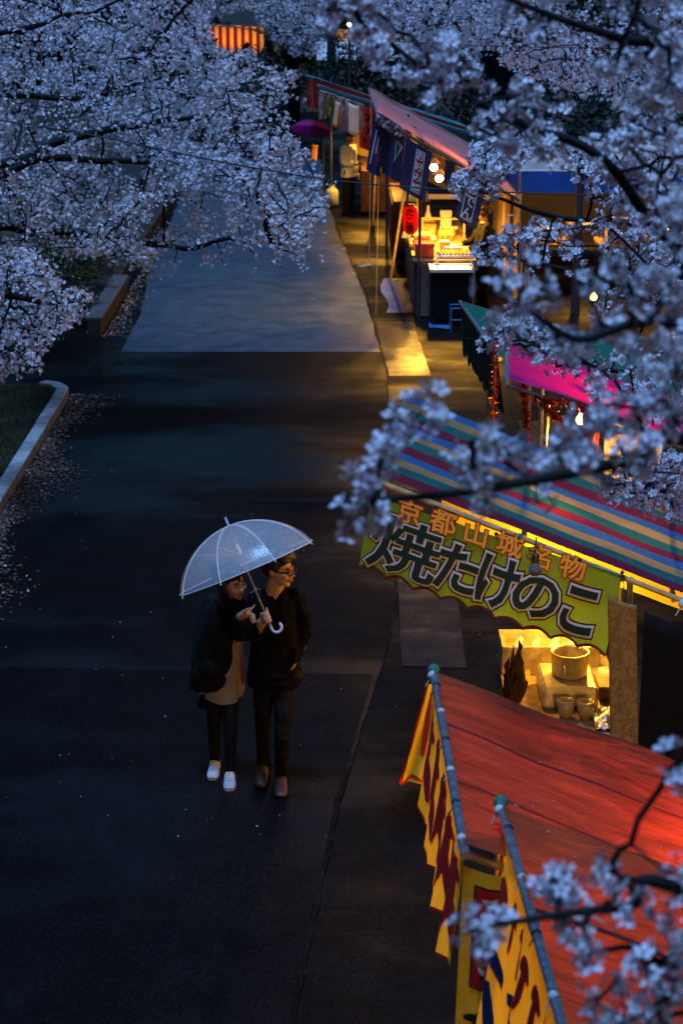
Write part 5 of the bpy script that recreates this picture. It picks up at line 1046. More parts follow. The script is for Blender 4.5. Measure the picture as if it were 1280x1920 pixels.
# low tables between the green stall and the tent, seen through the blossom
lt = thing('stall_table', 'pale low table behind the green-roofed stall', 'table', (2.9, 22, 0)); mb = MB(); mb.box((2.3, 21.6, .70), (3.8, 22.3, .74)); mb.build('table_top', M_styro, lt)
for x_ in (2.35, 3.75): rod((x_, 21.7, 0), (x_, 21.7, .70), .02).build('leg', M_pole, lt); rod((x_, 22.2, 0), (x_, 22.2, .70), .02).build('leg', M_pole, lt)
bulb((2.9, 21.9, 1.5), 12.0, 'bulb over the pale low table', .6)

# ---------------------------------------------------------------- far end of the lane
M_cw = cloth('lamp yellow curtain stripe', (.70, .48, .20), .4, var=.08, tcol=(.9, .55, .2)); M_cr = cloth('red curtain stripe', (.34, .015, .012), .3, var=.1)  # white stripes carry the lamps' yellow in their base colour
cu = thing('striped_curtain', 'red and white striped festival curtain glowing at the lane end', 'curtain', (-5.3, 70, 0)); CU0, CU1 = aty(388, 46, 70), aty(494, 50, 70); SCU = hang(CU0, CU1, (0, 0, -.95), wave=.03, nw=6); ns = 15
for i in range(ns): mb = MB(); w_ = SCU.W/ns; mb.grid(lambda a, b: SCU(w_*(i + a), b*SCU.H), 3, 5); mb.build('stripe', M_cr if i % 2 else M_cw, cu, True)
rod(CU0 + Vector((0, .05, .03)), CU1 + Vector((0, .05, .03)), .03).build('rail', M_dpole, cu)
for p in (CU0, CU1): rod((p.x, p.y + .08, 0), (p.x, p.y + .08, p.z + .1), .04).build('post', M_dpole, cu)
for i, f_ in enumerate((.2, .5, .8)):
    p = CU0.lerp(CU1, f_); bulb((p.x, p.y + .6, p.z - .35), 8.0, ('leftmost', 'middle', 'rightmost')[i] + ' bulb behind the striped festival curtain', .3, size=.05)
up = MB(); up.tube([(-.30, 58, 0), (-.29, 58, 9)], [.14, .11], 10); prop('utility_pole', 'dark utility pole at the lane end', 'utility pole', [('pole', up, M_dpole)])
lb = thing('lit_tent', 'small far tent with a lit yellow edge behind the pole', 'tent', (.4, 61, 0))
mb = MB(); mb.grid(lambda u, v: Vector((-.75 + 2.6*u, 60 + 2.2*v, 1.9 + .5*math.sin(math.pi*v))), 10, 8); mb.build('roof', M_tent, lb, True)
for x_, y_ in ((-.7, 60), (1.8, 60), (-.7, 62.2), (1.8, 62.2)): rod((x_, y_, 0), (x_, y_, 1.9), .025).build('post', M_pole, lb)
S = hang((-.2, 61.9, 2.75), (1.9, 61.9, 2.6), (0, 0, -.35), wave=.01, nw=4); banner('lit_sheet', S, M_cw, 10, 3, parent=lb); bulb((.9, 62.3, 2.6), 20.0, 'bulb behind the far lit tent', .2)
lm = thing('street_lamp', 'small round street lamp glowing among the far blossom', 'street lamp', (.18, 48, 0)); p = aty(655, 45, 48); mb = MB(); mb.ell(p, .045, 12, 8); mb.build('globe', lamp_mat('lamp globe', (1, .75, .4), 12), lm, True); rod((p.x, p.y + .1, 0), (p.x, p.y + .1, p.z - .05), .04).build('pole', M_dpole, lm)
# cables over the lane
def cable(label, pts, r): P = limb_pts(pts, 12, 0); mb = MB(); mb.tube(P, r, 6); return prop('cable', label, 'cable', [('cable', mb, M_wire)], 'cables over the lane')
cable('thick cable crossing low in front of the lit stall', [aty(-60, 215, 16), aty(180, 254, 16), aty(400, 300, 16), aty(600, 334, 16), aty(780, 351, 16), aty(960, 360, 16), aty(1340, 372, 16)], .007)
cable('thin cable high across the far blossom', [aty(380, 45, 30), aty(560, 62, 30), aty(800, 80, 30), aty(1040, 88, 30), aty(1340, 92, 30)], .009)
# ================================================================== people
def remesh(mb, voxel, smooth=4, name='body'):
    """fuse overlapping volumes into one continuous skin"""
    me = mb.mesh('tmp'); o = bpy.data.objects.new('tmp', me); COL.objects.link(o)
    m = o.modifiers.new('r', 'REMESH'); m.mode = 'VOXEL'; m.voxel_size = voxel; m.use_smooth_shade = True
    s = o.modifiers.new('s', 'SMOOTH'); s.factor = .5; s.iterations = smooth
    r = bpy.data.meshes.new_from_object(o.evaluated_get(bpy.context.evaluated_depsgraph_get())); r.name = name
    bpy.data.objects.remove(o); bpy.data.meshes.remove(me)
    r.polygons.foreach_set('use_smooth', [True]*len(r.polygons)); return r
def skin_mat(name, col):
    m = mat(name, col, .5, .4, var=.08, scale=25); b = m.node_tree.nodes['Principled BSDF']; b.inputs['Subsurface Weight'].default_value = .12; b.inputs['Subsurface Radius'].default_value = (.02, .008, .004); return m
M_skin = skin_mat('skin', (.50, .30, .20)); M_hair = mat('black hair', (.010, .008, .007), .45, .5, var=.3, scale=30, bump=.6, bscale=90); M_lip = mat('lips', (.33, .10, .08), .45, .4, var=.05); M_eye = mat('dark eye', (.01, .008, .008), .2, .6, var=0)
M_blackwool = mat('black knit', (.0055, .0055, .006), .95, .1, var=.2, scale=40, bump=.25, bscale=160); M_blackcoat = mat('black coat', (.006, .006, .007), .9, .15, var=.25, scale=20, bump=.2, bscale=90); M_jean = mat('black denim', (.005, .0055, .008), .8, .2, var=.35, scale=14, bump=.25, bscale=120)
M_shirt = mat('beige shirt', (.27, .25, .21), .85, .2, var=.12, scale=9, bump=.25, bscale=40); M_shoe = mat('white canvas shoe', (.50, .50, .52), .7, .3, var=.1, scale=30); M_sole = mat('rubber sole', (.55, .55, .55), .6, .4, var=.1); M_boot = mat('brown leather', (.055, .025, .016), .45, .5, var=.3, scale=30); M_tight = mat('black tights', (.006, .006, .007), .8, .2, var=.1)
def folds(me, amp, sx=14, sz=5, seed=0):
    """cloth creases: push the surface in and out along wavering lines"""
    for v, n in zip(me.vertices, [Vector(x.vector) for x in me.vertex_normals]):
        p = v.co; w = noise.noise((p.x*3 + seed, p.y*3, p.z*2.2)); k = noise.noise((p.x*sx + w*4, p.y*sx + seed, p.z*sz + w*6)); v.co = p + n*amp*(abs(k)*2 - .7 + .6*w)
    return me
def chain(mb, pts, rad, n=12, k=4):
    P = limb_pts(pts, k, 0); R_ = []
    for i in range(len(P)):
        s = i/k; j = min(int(s), len(rad)-2); f = s - j; R_.append(rad[j]*(1-f) + rad[j+1]*f)
    mb.tube(P, R_, n); mb.ell(P[0], R_[0]*.98, n, 6); mb.ell(P[-1], R_[-1]*.98, n, 6); return mb
def head_frame(c, yaw, pitch=0, roll=0):
    """yaw 0 faces the viewer (-Y); positive turns the face towards +X"""
    return Matrix.Translation(c) @ Matrix.Rotation(yaw, 4, 'Z') @ Matrix.Rotation(pitch, 4, 'X') @ Matrix.Rotation(roll, 4, 'Y')
def add_head(mb, F, s=1.0, fem=False):
    """head volumes, face towards local -Y; centre at eye height"""
    def e(c, r): mb.ell(F @ (Vector(c)*s), tuple(x*s for x in r), 18, 12, M=F.to_3x3())
    e((0, .018, .035), (.074, .092, .082)); e((0, -.018, -.02), (.064, .068, .085)); e((0, -.03, -.075), (.046 if not fem else .040, .046, .036)); e((0, -.058, -.098), (.022, .02, .018))
    e((0, -.080, .018), (.048, .014, .012)); e((0, -.084, .0), (.011, .012, .026)); e((0, -.100, -.026), (.014, .014, .011)); e((.012, -.092, -.030), (.009, .009, .008)); e((-.012, -.092, -.030), (.009, .009, .008))
    e((.040, -.060, -.025), (.024, .024, .024)); e((-.040, -.060, -.025), (.024, .024, .024)); e((0, -.080, -.060), (.024, .014, .014))
    for sg in (-1, 1): e((sg*.074, .012, -.005), (.011, .022, .032))
def face_parts(F, parent, s=1.0):
    for sg in (-1, 1):
        m = MB(); m.ell(F @ (Vector((sg*.030, -.080, .0))*s), (.0105*s, .006*s, .0042*s), 12, 8, M=F.to_3x3()); m.build('eye', M_eye, parent, True)
        m = MB(); m.tube([F @ (Vector((sg*x, y, z))*s) for x, y, z in ((.014, -.092, .020), (.030, -.090, .026), (.047, -.077, .021))], [.003*s, .0045*s, .002*s], 6); m.build('eyebrow', M_hair, parent)
    for z, r in ((-.056, .0055), (-.064, .0065)):
        m = MB(); m.tube([F @ (Vector((x, y, z))*s) for x, y in ((-.023, -.080), (-.010, -.091), (0, -.0925), (.010, -.091), (.023, -.080))], [.002*s, r*s, r*.9*s, r*s, .002*s], 8); m.build('lip', M_lip, parent, True)
def hair_mesh(F, s, blobs, voxel, n_strand, lengths, seed, spread=1.0):
    m = MB()
    for c, r in blobs: m.ell(F @ (Vector(c)*s), tuple(x*s for x in r), 16, 10, M=F.to_3x3())
    rr = random.Random(seed)
    for i in range(n_strand):                                        # tousled locks lying over the cap
        a = rr.uniform(0, 2*math.pi); e = rr.uniform(.0, 1.35); d = Vector((math.cos(a)*math.cos(e), math.sin(a)*math.cos(e), math.sin(e)))
        if d.y < -.25 and d.z < .45: continue
        p = Vector((d.x*.082, .018 + d.y*.10, .04 + d.z*.09)); q = p + Vector((d.x*.5 + rr.uniform(-.4, .4), d.y*.5 + rr.uniform(-.4, .4), -.7 + rr.uniform(-.2, .5))).normalized()*lengths*rr.uniform(.6, 1.2)
        mid = (p + q)/2 + d*.012; m.tube([F @ (p*s), F @ (mid*s), F @ (q*s)], [.014*s, .012*s, .004*s], 6)
    return remesh(m, voxel, 2, 'hair')
def grip(mb, c, ax, palm, r=.012, rf=.0088, w=.020, s=1.0):
    """closed hand round a stick: C on the stick's axis, PALM from the stick to the palm"""
    ax = Vector(ax).normalized(); palm = Vector(palm); palm = (palm - ax*palm.dot(ax)).normalized(); t = ax.cross(palm)
    for k in range(4):
        o = Vector(c) + ax*((1.5 - k)*w*s); R_ = (r + rf)*s; f = (1.0, 1.06, 1.0, .86)[k]
        P = [o + palm*(R_*1.6) - t*(R_*.2)] + [o + (palm*math.cos(a) + t*math.sin(a))*R_*(1.25 - .05*j) for j, a in enumerate((.7, 1.5, 2.3, 3.1, 3.9*f))]
        mb.tube(P, [rf*1.12*s, rf*1.1*s, rf*1.05*s, rf*s, rf*.95*s, rf*.82*s], 8); mb.ell(P[-1], rf*.8*s, 8, 6)
    mb.ell(Vector(c) + palm*(r + .018)*s, (.02*s, .02*s, .042*s), 12, 8, M=Matrix((t, palm, ax)).transposed())
    P = [Vector(c) + palm*.026*s - ax*.02*s, Vector(c) + palm*.014*s - t*.02*s + ax*.016*s, Vector(c) - palm*.004*s - t*.020*s + ax*.04*s, Vector(c) - palm*.016*s - t*.012*s + ax*.052*s]
    mb.tube(P, [.013*s, .0115*s, .0105*s, .008*s], 8); mb.ell(P[-1], .008*s, 8, 6)
def shoe(parent, heel, toe, m, sole_m, w=.045, h=.075, laces=False, pitch=0.0):
    heel, toe = Vector(heel), Vector(toe); d = (toe - heel); L_ = d.length; d.normalize(); up = Vector((0, 0, 1)); up = (up - d*up.dot(d)).normalized(); sd = d.cross(up)
    Mx = Matrix((sd, d, up)).transposed(); Mx = Matrix.Translation(heel) @ Mx.to_4x4()
    t = MB()
    prof = [(-.02, .8, .9), (.03, .95, 1.0), (.09, .95, 1.02), (.15, 1.02, .86), (.20, 1.08, .62), (.245, .95, .48), (.268, .55, .34)]
    vs = []; n = 14
    for y, ww, hh in prof:
        y *= L_/.25
        for j in range(n):
            a = 2*math.pi*j/n; x = w*ww*math.cos(a); z = h*hh*.5*(1 + math.sin(a)); z = max(z, .012); vs.append(Mx @ Vector((x, y, z)))
    fs = [(i*n+j, i*n+(j+1) % n, (i+1)*n+(j+1) % n, (i+1)*n+j) for i in range(len(prof)-1) for j in range(n)] + [tuple(range(n-1, -1, -1)), tuple(range((len(prof)-1)*n, len(prof)*n))]
    t.add(vs, fs); o = t.build('shoe', m, parent, True)
    so = MB(); ring = []
    for y, ww, hh in prof: ring.append((y*L_/.25, w*ww*1.06))
    loop = [(-x, y) for y, x in ring] + [(x, y) for y, x in reversed(ring)]; k = len(loop); so.add([Mx @ Vector((x, y, -.004)) for x, y in loop] + [Mx @ Vector((x, y, .020)) for x, y in loop], [tuple(range(k)), tuple(range(2*k-1, k-1, -1))] + [(i, (i+1) % k, (i+1) % k + k, i + k) for i in range(k)]); so.build('sole', sole_m, o)
    if laces:
        lc = MB()
        for i in range(4): y = (.10 + i*.03)*L_/.25; z = h*(.98 - .10*i); lc.tube([Mx @ Vector((-w*.55, y, z*.93)), Mx @ Vector((0, y + .004, z + .006)), Mx @ Vector((w*.55, y, z*.93))], .0035, 5)
        for sg in (-1, 1): lc.tube([Mx @ Vector((0, .10, h + .004)), Mx @ Vector((sg*.018, .10, h + .012)), Mx @ Vector((sg*.026, .115, h - .006))], .0028, 5)
        lc.build('laces', M_white, o)
    return o
J = aty
# ---- the man holding the umbrella
hC = J(524, 1066, 11.74); nB = J(513, 1112, 11.80); shL, shR = J(555, 1117, 11.82), J(480, 1116, 11.86)
hipL, hipR = J(533, 1272, 11.88), J(496, 1272, 11.92); knL, knR = J(530, 1368, 11.78), J(494, 1366, 11.90); anL, anR = J(526, 1462, 11.84), J(494, 1452, 11.98)
elL, wrL = J(570, 1192, 11.88), J(551, 1240, 11.80); GR = J(500, 1157, 11.48); elR = J(474, 1192, 11.76); wrR = J(491, 1166, 11.52)
SHAFT = (J(428, 985, 11.62) - GR).normalized()
FM = head_frame(hC, R(62), R(4), R(-3))
b = MB(); add_head(b, FM, 1.0); chain(b, [hC + Vector((-.015, .02, -.07)), nB + Vector((0, .005, 0)), nB + Vector((0, .01, -.06))], [.056, .060, .075])
def torso(mb, sl, sr, hl, hr, grow_=0.0, neck=None, depth=.11, wf=1.0):
    sc = (sl + sr)/2; hc = (hl + hr)/2; w = (sl - sr).length/2; hw = (hl - hr).length/2 + .085
    secs = []
    for t, wx, dy in ((-.08, hw*1.0, depth*.95), (.0, hw*1.06, depth*1.08), (.25, hw*.98, depth*.98), (.45, (hw + w)*.48, depth*.92), (.7, w*.98, depth*1.05), (.88, w*1.02, depth*1.0), (1.0, w*.82, depth*.75), (1.06, w*.55, depth*.6), (1.12, w*.33, depth*.5)):
        c = hc.lerp(sc, t); secs.append((c, wx*wf + grow_, dy + grow_, 2.5))
    mb.rings(secs, 24); return mb
torso(b, shL, shR, hipL, hipR); chain(b, [shL, elL, wrL, wrL + Vector((-.05, .02, -.08))], [.042, .034, .024, .028]); chain(b, [shR, elR, wrR], [.05, .042, .030]); chain(b, [wrR, GR + (wrR - GR)*.4], [.029, .026])
grip(b, GR, SHAFT, (wrR - GR) + Vector((-.02, -.01, 0)), r=.010)
chain(b, [hipL, knL, anL, anL + Vector((0, .0, -.03))], [.068, .044, .030, .026]); chain(b, [hipR, knR, anR, anR + Vector((0, .0, -.03))], [.068, .044, .030, .026])
man = link('person', remesh(b, .0058, 3), M_skin); tag(man, 'person in black clothes and glasses holding the clear umbrella', 'person'); man['group'] = 'couple under the umbrella'
face_parts(FM, man)
j = MB(); torso(j, shL, shR, hipL + Vector((0, 0, .0)), hipR + Vector((0, 0, .0)), .020, depth=.115); chain(j, [shL, J(569, 1156, 11.84), elL, wrL + Vector((.008, 0, .03))], [.060, .054, .050, .044]); chain(j, [shR, elR, wrR.lerp(elR, .12)], [.058, .054, .042])
me = remesh(j, .010, 5, 'jumper')
def cut_v(me, apex, w, h):
    """open a V neckline in front"""
    bm = bmesh.new(); bm.from_mesh(me)
    for sg in (-1, 1): bmesh.ops.bisect_plane(bm, geom=bm.verts[:] + bm.edges[:] + bm.faces[:], plane_co=apex, plane_no=(sg*h, 0, -w))
    ks = [f for f in bm.faces if (lambda c: c.y < apex.y + .10 and c.z > apex.z and abs(c.x - apex.x) < w*(c.z - apex.z)/h)(f.calc_center_median())]
    bmesh.ops.delete(bm, geom=ks, context='FACES'); bm.to_mesh(me); bm.free(); return me
VA = J(516, 1131, 11.68); link('jumper', cut_v(folds(me, .012), VA, .085, .11), M_blackwool, man)
t_ = MB(); chain(t_, [hipL + Vector((0, 0, .1)), hipL, knL, anL + Vector((0, .01, -.06))], [.090, .088, .060, .046]); chain(t_, [hipR + Vector((0, 0, .1)), hipR, knR, anR + Vector((0, .01, -.05))], [.090, .088, .060, .046]); t_.ell((hipL + hipR)/2 + Vector((0, 0, .05)), (.165, .13, .13)); t_.ell(hipL + Vector((.06, -.03, .03)), (.06, .07, .09)); link('trousers', folds(remesh(t_, .010, 4, 'trousers'), .010, 9, 16, 3), M_jean, man)
shoe(man, (anL.x, anL.y + .05, .008), (anL.x + .01, anL.y - .22, .006), M_boot, M_black, .044, .085); shoe(man, (anR.x, anR.y + .05, .045), (anR.x - .01, anR.y - .2, .008), M_boot, M_black, .044, .085)
link('hair', hair_mesh(FM, 1.0, [((0, .035, .06), (.090, .106, .088)), ((0, -.03, .105), (.078, .066, .045)), ((.03, -.06, .075), (.05, .03, .024)), ((-.02, -.062, .080), (.05, .03, .022)), ((0, .085, .0), (.065, .045, .07)), ((.066, .01, .035), (.02, .04, .05)), ((-.066, .01, .035), (.02, .04, .05))], .006, 80, .05, 3), M_hair, man)
gl = MB()
for sg in (-1, 1):
    P = [FM @ Vector((sg*(.031 + .024*math.cos(a)), -.100 + .006*math.cos(a), .000 + .017*math.sin(a))) for a in [i*math.pi/6 for i in range(13)]]; gl.tube(P, .0032, 6, cap=False); gl.tube([FM @ Vector((sg*.054, -.094, .004)), FM @ Vector((sg*.072, -.05, .004)), FM @ Vector((sg*.078, .01, .004))], .003, 6)
gl.tube([FM @ Vector((-.008, -.102, .004)), FM @ Vector((.008, -.102, .004))], .003, 6); gl.build('glasses', M_eye, man)
# ---- the woman beside him
hW = J(437, 1092, 11.82); nW = J(424, 1120, 11.92); wsl, wsr = J(455, 1136, 11.94), J(396, 1130, 12.02); whl, whr = J(431, 1290, 12.0), J(402, 1288, 12.06); wkl, wkr = J(432, 1378, 11.92), J(402, 1372, 12.02); wal, war = J(430, 1452, 11.92), J(403, 1430, 12.08)
wel, wwl = J(455, 1196, 11.78), J(450, 1156, 11.60); wer, wwr = J(378, 1200, 12.02), J(390, 1240, 11.92)
FW = head_frame(hW, R(40), R(4), R(-8))
b = MB(); add_head(b, FW, .94, True); chain(b, [hW + Vector((-.01, .02, -.06)), nW, nW + Vector((0, .01, -.06))], [.045, .046, .065]); torso(b, wsl, wsr, whl, whr, depth=.095); chain(b, [wsl, wel, wwl], [.045, .036, .025]); chain(b, [wsr, wer, wwr], [.045, .036, .026])
ix = J(478, 1134, 11.55)
chain(b, [wwl, J(462, 1150, 11.56)], [.026, .030]); hd0 = J(464, 1150, 11.55); dI = (ix - hd0).normalized()
chain(b, [hd0, hd0.lerp(ix, .5), ix], [.010, .009, .0065], 8)
for k in range(3):
    q = J(466 + 1.5*k, 1152 + 4.2*k, 11.55); chain(b, [q, q + Vector((.030, -.012, .004 - .004*k)), q + Vector((.030, -.030, -.012)), q + Vector((.012, -.030, -.014))], [.0095, .0092, .0088, .008], 8)
chain(b, [J(458, 1148, 11.54), J(463, 1143, 11.52), J(469, 1141, 11.51)], [.011, .010, .008], 8)
chain(b, [whl, wkl, wal, wal + Vector((0, -.05, -.04))], [.066, .042, .029, .028]); chain(b, [whr, wkr, war, war + Vector((0, -.05, -.04))], [.066, .042, .029, .028])
wom = link('person', remesh(b, .0058, 3), M_skin); tag(wom, 'person in a long black coat and white shoes pointing under the clear umbrella', 'person'); wom['group'] = 'couple under the umbrella'
face_parts(FW, wom, .94)
hem = J(394, 1300, 12.0)
cO = MB(); sc_ = (wsl + wsr)/2
cO.rings([(J(396, 1288, 12.02), .150, .125, 2.4), (J(399, 1250, 12.0), .152, .128, 2.4), (J(408, 1200, 11.98), .146, .125, 2.4), (J(416, 1160, 11.96), .142, .118, 2.4), (J(422, 1138, 11.95), .132, .105, 2.4), (J(424, 1122, 11.94), .085, .075), (J(425, 1112, 11.94), .06, .06)], 24)
chain(cO, [wsl, wel, wwl.lerp(wel, .1)], [.066, .062, .042]); chain(cO, [wsr, wer, wwr, J(398, 1262, 11.88)], [.068, .064, .058, .05])
me = folds(remesh(cO, .010, 5, 'coat'), .014, 12, 3, 7)
bm = bmesh.new(); bm.from_mesh(me); pa, pb = J(446, 1188, 11.85), J(428, 1312, 11.85)
bmesh.ops.bisect_plane(bm, geom=bm.verts[:] + bm.edges[:] + bm.faces[:], plane_co=pa, plane_no=(pa.z - pb.z, 0, -(pa.x - pb.x))); bmesh.ops.bisect_plane(bm, geom=bm.verts[:] + bm.edges[:] + bm.faces[:], plane_co=pa, plane_no=(0, 0, 1)); bmesh.ops.bisect_plane(bm, geom=bm.verts[:] + bm.edges[:] + bm.faces[:], plane_co=(0, 12.05, 0), plane_no=(0, 1, 0))
def inv_open(c):
    if c.y > 12.05: return False
    t = (c.z - pb.z)/(pa.z - pb.z)
    if t > 1.0 or t < -.3: return False
    return c.x > pb.x + (pa.x - pb.x)*t
bmesh.ops.delete(bm, geom=[f for f in bm.faces if inv_open(f.calc_center_median())], context='FACES'); bm.to_mesh(me); bm.free()
link('coat', me, M_blackcoat, wom)
sh_ = MB(); sh_.rings([(J(414, 1306, 12.0), .122, .100, 2.4), (J(416, 1270, 11.99), .118, .090, 2.4), (J(424, 1220, 11.98), .108, .086, 2.4), (J(426, 1160, 11.97), .10, .08, 2.4), (J(425, 1135, 11.95), .10, .08)], 24, cap=False)
me = sh_.mesh('shirt', True)
for v in me.vertices: v.co += Vector((.006*math.sin(v.co.z*40 + v.co.x*30), -.005*math.sin(v.co.x*60), 0)) + (Vector((0, 0, -.022*math.sin((v.co.x - hem.x)*14))) if v.index < 24 else Vector())
link('shirt', me, M_shirt, wom)
sk_ = MB(); sk_.rings([(J(406, 1322, 12.01), .138, .11, 2.3), (J(410, 1304, 12.01), .122, .09, 2.3), (J(415, 1270, 12.0), .095, .07, 2.3)], 24); link('skirt', folds(remesh(sk_, .010, 3, 'skirt'), .008), M_blackcoat, wom)
t_ = MB(); chain(t_, [whl, wkl, wal + Vector((0, .005, -.02))], [.072, .046, .032]); chain(t_, [whr, wkr, war + Vector((0, .005, -.02))], [.072, .046, .032]); link('tights', remesh(t_, .009, 3, 'tights'), M_tight, wom)
shoe(wom, (wal.x, wal.y + .045, .006), (wal.x + .01, wal.y - .175, .006), M_shoe, M_sole, .037, .066, True); shoe(wom, (war.x, war.y + .045, .03), (war.x - .005, war.y - .165, .008), M_shoe, M_sole, .037, .066, True)
link('hair', hair_mesh(FW, .94, [((0, .030, .045), (.084, .100, .088)), ((0, -.045, .098), (.07, .05, .03)), ((.035, -.066, .082), (.03, .02, .022)), ((-.035, -.062, .076), (.034, .022, .030)), ((0, .075, -.06), (.085, .06, .12)), ((.074, .03, -.03), (.018, .04, .09)), ((-.076, .022, -.04), (.020, .045, .11)), ((-.03, .07, -.14), (.08, .05, .07))], .006, 60, .06, 8), M_hair, wom)

# ---- clear vinyl umbrella
m_v, N_, L_, b_ = nt('clear vinyl'); tc = N_.new('ShaderNodeTexCoord'); n_ = N_.new('ShaderNodeTexVoronoi'); n_.inputs['Scale'].default_value = 95; L_.new(tc.outputs['Object'], n_.inputs['Vector'])
b_.inputs['Base Color'].default_value = (.82, .90, .95, 1); b_.inputs['Roughness'].default_value = .22; b_.inputs['Specular IOR Level'].default_value = .7
bp = N_.new('ShaderNodeBump'); bp.inputs['Strength'].default_value = .22; bp.inputs['Distance'].default_value = .003; L_.new(n_.outputs['Distance'], bp.inputs['Height']); L_.new(bp.outputs[0], b_.inputs['Normal'])
tr = N_.new('ShaderNodeBsdfTransparent'); mx = N_.new('ShaderNodeMixShader'); mr = N_.new('ShaderNodeMapRange'); mr.inputs[1].default_value = .0; mr.inputs[2].default_value = .6; mr.inputs[3].default_value = .37; mr.inputs[4].default_value = .24; L_.new(n_.outputs['Distance'], mr.inputs[0])
L_.new(mr.outputs[0], mx.inputs[0]); L_.new(tr.outputs[0], mx.inputs[1]); L_.new(b_.outputs[0], mx.inputs[2]); L_.new(mx.outputs[0], N_['Material Output'].inputs[0])
M_rib = mat('white umbrella rib', (.70, .74, .78), .35, .5, var=.05); M_shaft = mat('steel shaft', (.50, .48, .44), .3, .5, metal=.8, var=.1)
UA = GR + SHAFT*((J(428, 985, 11.62) - GR).length); UR, US = .468, .29
um = thing('umbrella', 'clear vinyl umbrella with white ribs held over the couple', 'umbrella', tuple(GR - SHAFT*.15))
view = (UA - Vector((0, 0, CAM_H))).normalized(); ex = SHAFT.cross(view).normalized(); ey = SHAFT.cross(ex).normalized()   # ex across the picture, ey along the sight line
def canopy(a, v): rr = UR*math.sin(v*1.2)/math.sin(1.2); return UA - SHAFT*(US*(1 - math.cos(v*1.2))/(1 - math.cos(1.2))) + (ex*math.cos(a) + ey*math.sin(a))*rr
for k in range(8):
    a0 = math.pi/8 + k*math.pi/4; a1 = a0 + math.pi/4
    def f(s_, v):
        ca = canopy(a0, v).lerp(canopy(a1, v), s_); cb = canopy(a0 + (a1-a0)*s_, v); return ca.lerp(cb, .55)
    mb = MB(); mb.grid(lambda s_, v: f(s_, .03 + v*.97), 8, 12); mb.build('panel', m_v, um, True)
    h = MB(); h.tube([f(i/8, 1.0) for i in range(9)], .0028, 5); h.build('hem', M_rib, um)
    rb = MB(); rb.tube([canopy(a0, v/10) - SHAFT*.004 for v in range(11)] + [canopy(a0, 1.0) + (canopy(a0, 1.0) - canopy(a0, .95)).normalized()*.02], .0028, 6); rb.build('rib', M_rib, um)
    st = MB(); st.tube([UA - SHAFT*.20, canopy(a0, .52) - SHAFT*.006], .002, 5); st.build('stretcher', M_shaft, um)
mb = MB(); mb.tube([UA, UA + SHAFT*.055], [.009, .0075], 10); mb.build('ferrule', mat('lilac plastic', (.50, .52, .72), .4, .5, var=.05), um)
mb = MB(); mb.tube([UA - SHAFT*.20, UA - SHAFT*.13], .012, 10); mb.build('runner', M_white, um)
mb = MB(); mb.tube([UA, GR - SHAFT*.03], .0055, 8); mb.build('shaft', M_shaft, um)
hk = [GR - SHAFT*.03]; q0 = GR - SHAFT*.085; sd = (ex if ex.x > 0 else -ex); hk += [q0] + [q0 + sd*(.032*(1 - math.cos(a))) - SHAFT*(.032*math.sin(a)) for a in [i*math.pi/8 for i in range(1, 10)]]
mb = MB(); mb.tube(hk, .0095, 10); mb.ell(hk[-1], .0095, 10, 6); mb.build('handle', mat('pale lilac handle', (.60, .60, .78), .35, .5, var=.03), um, True)

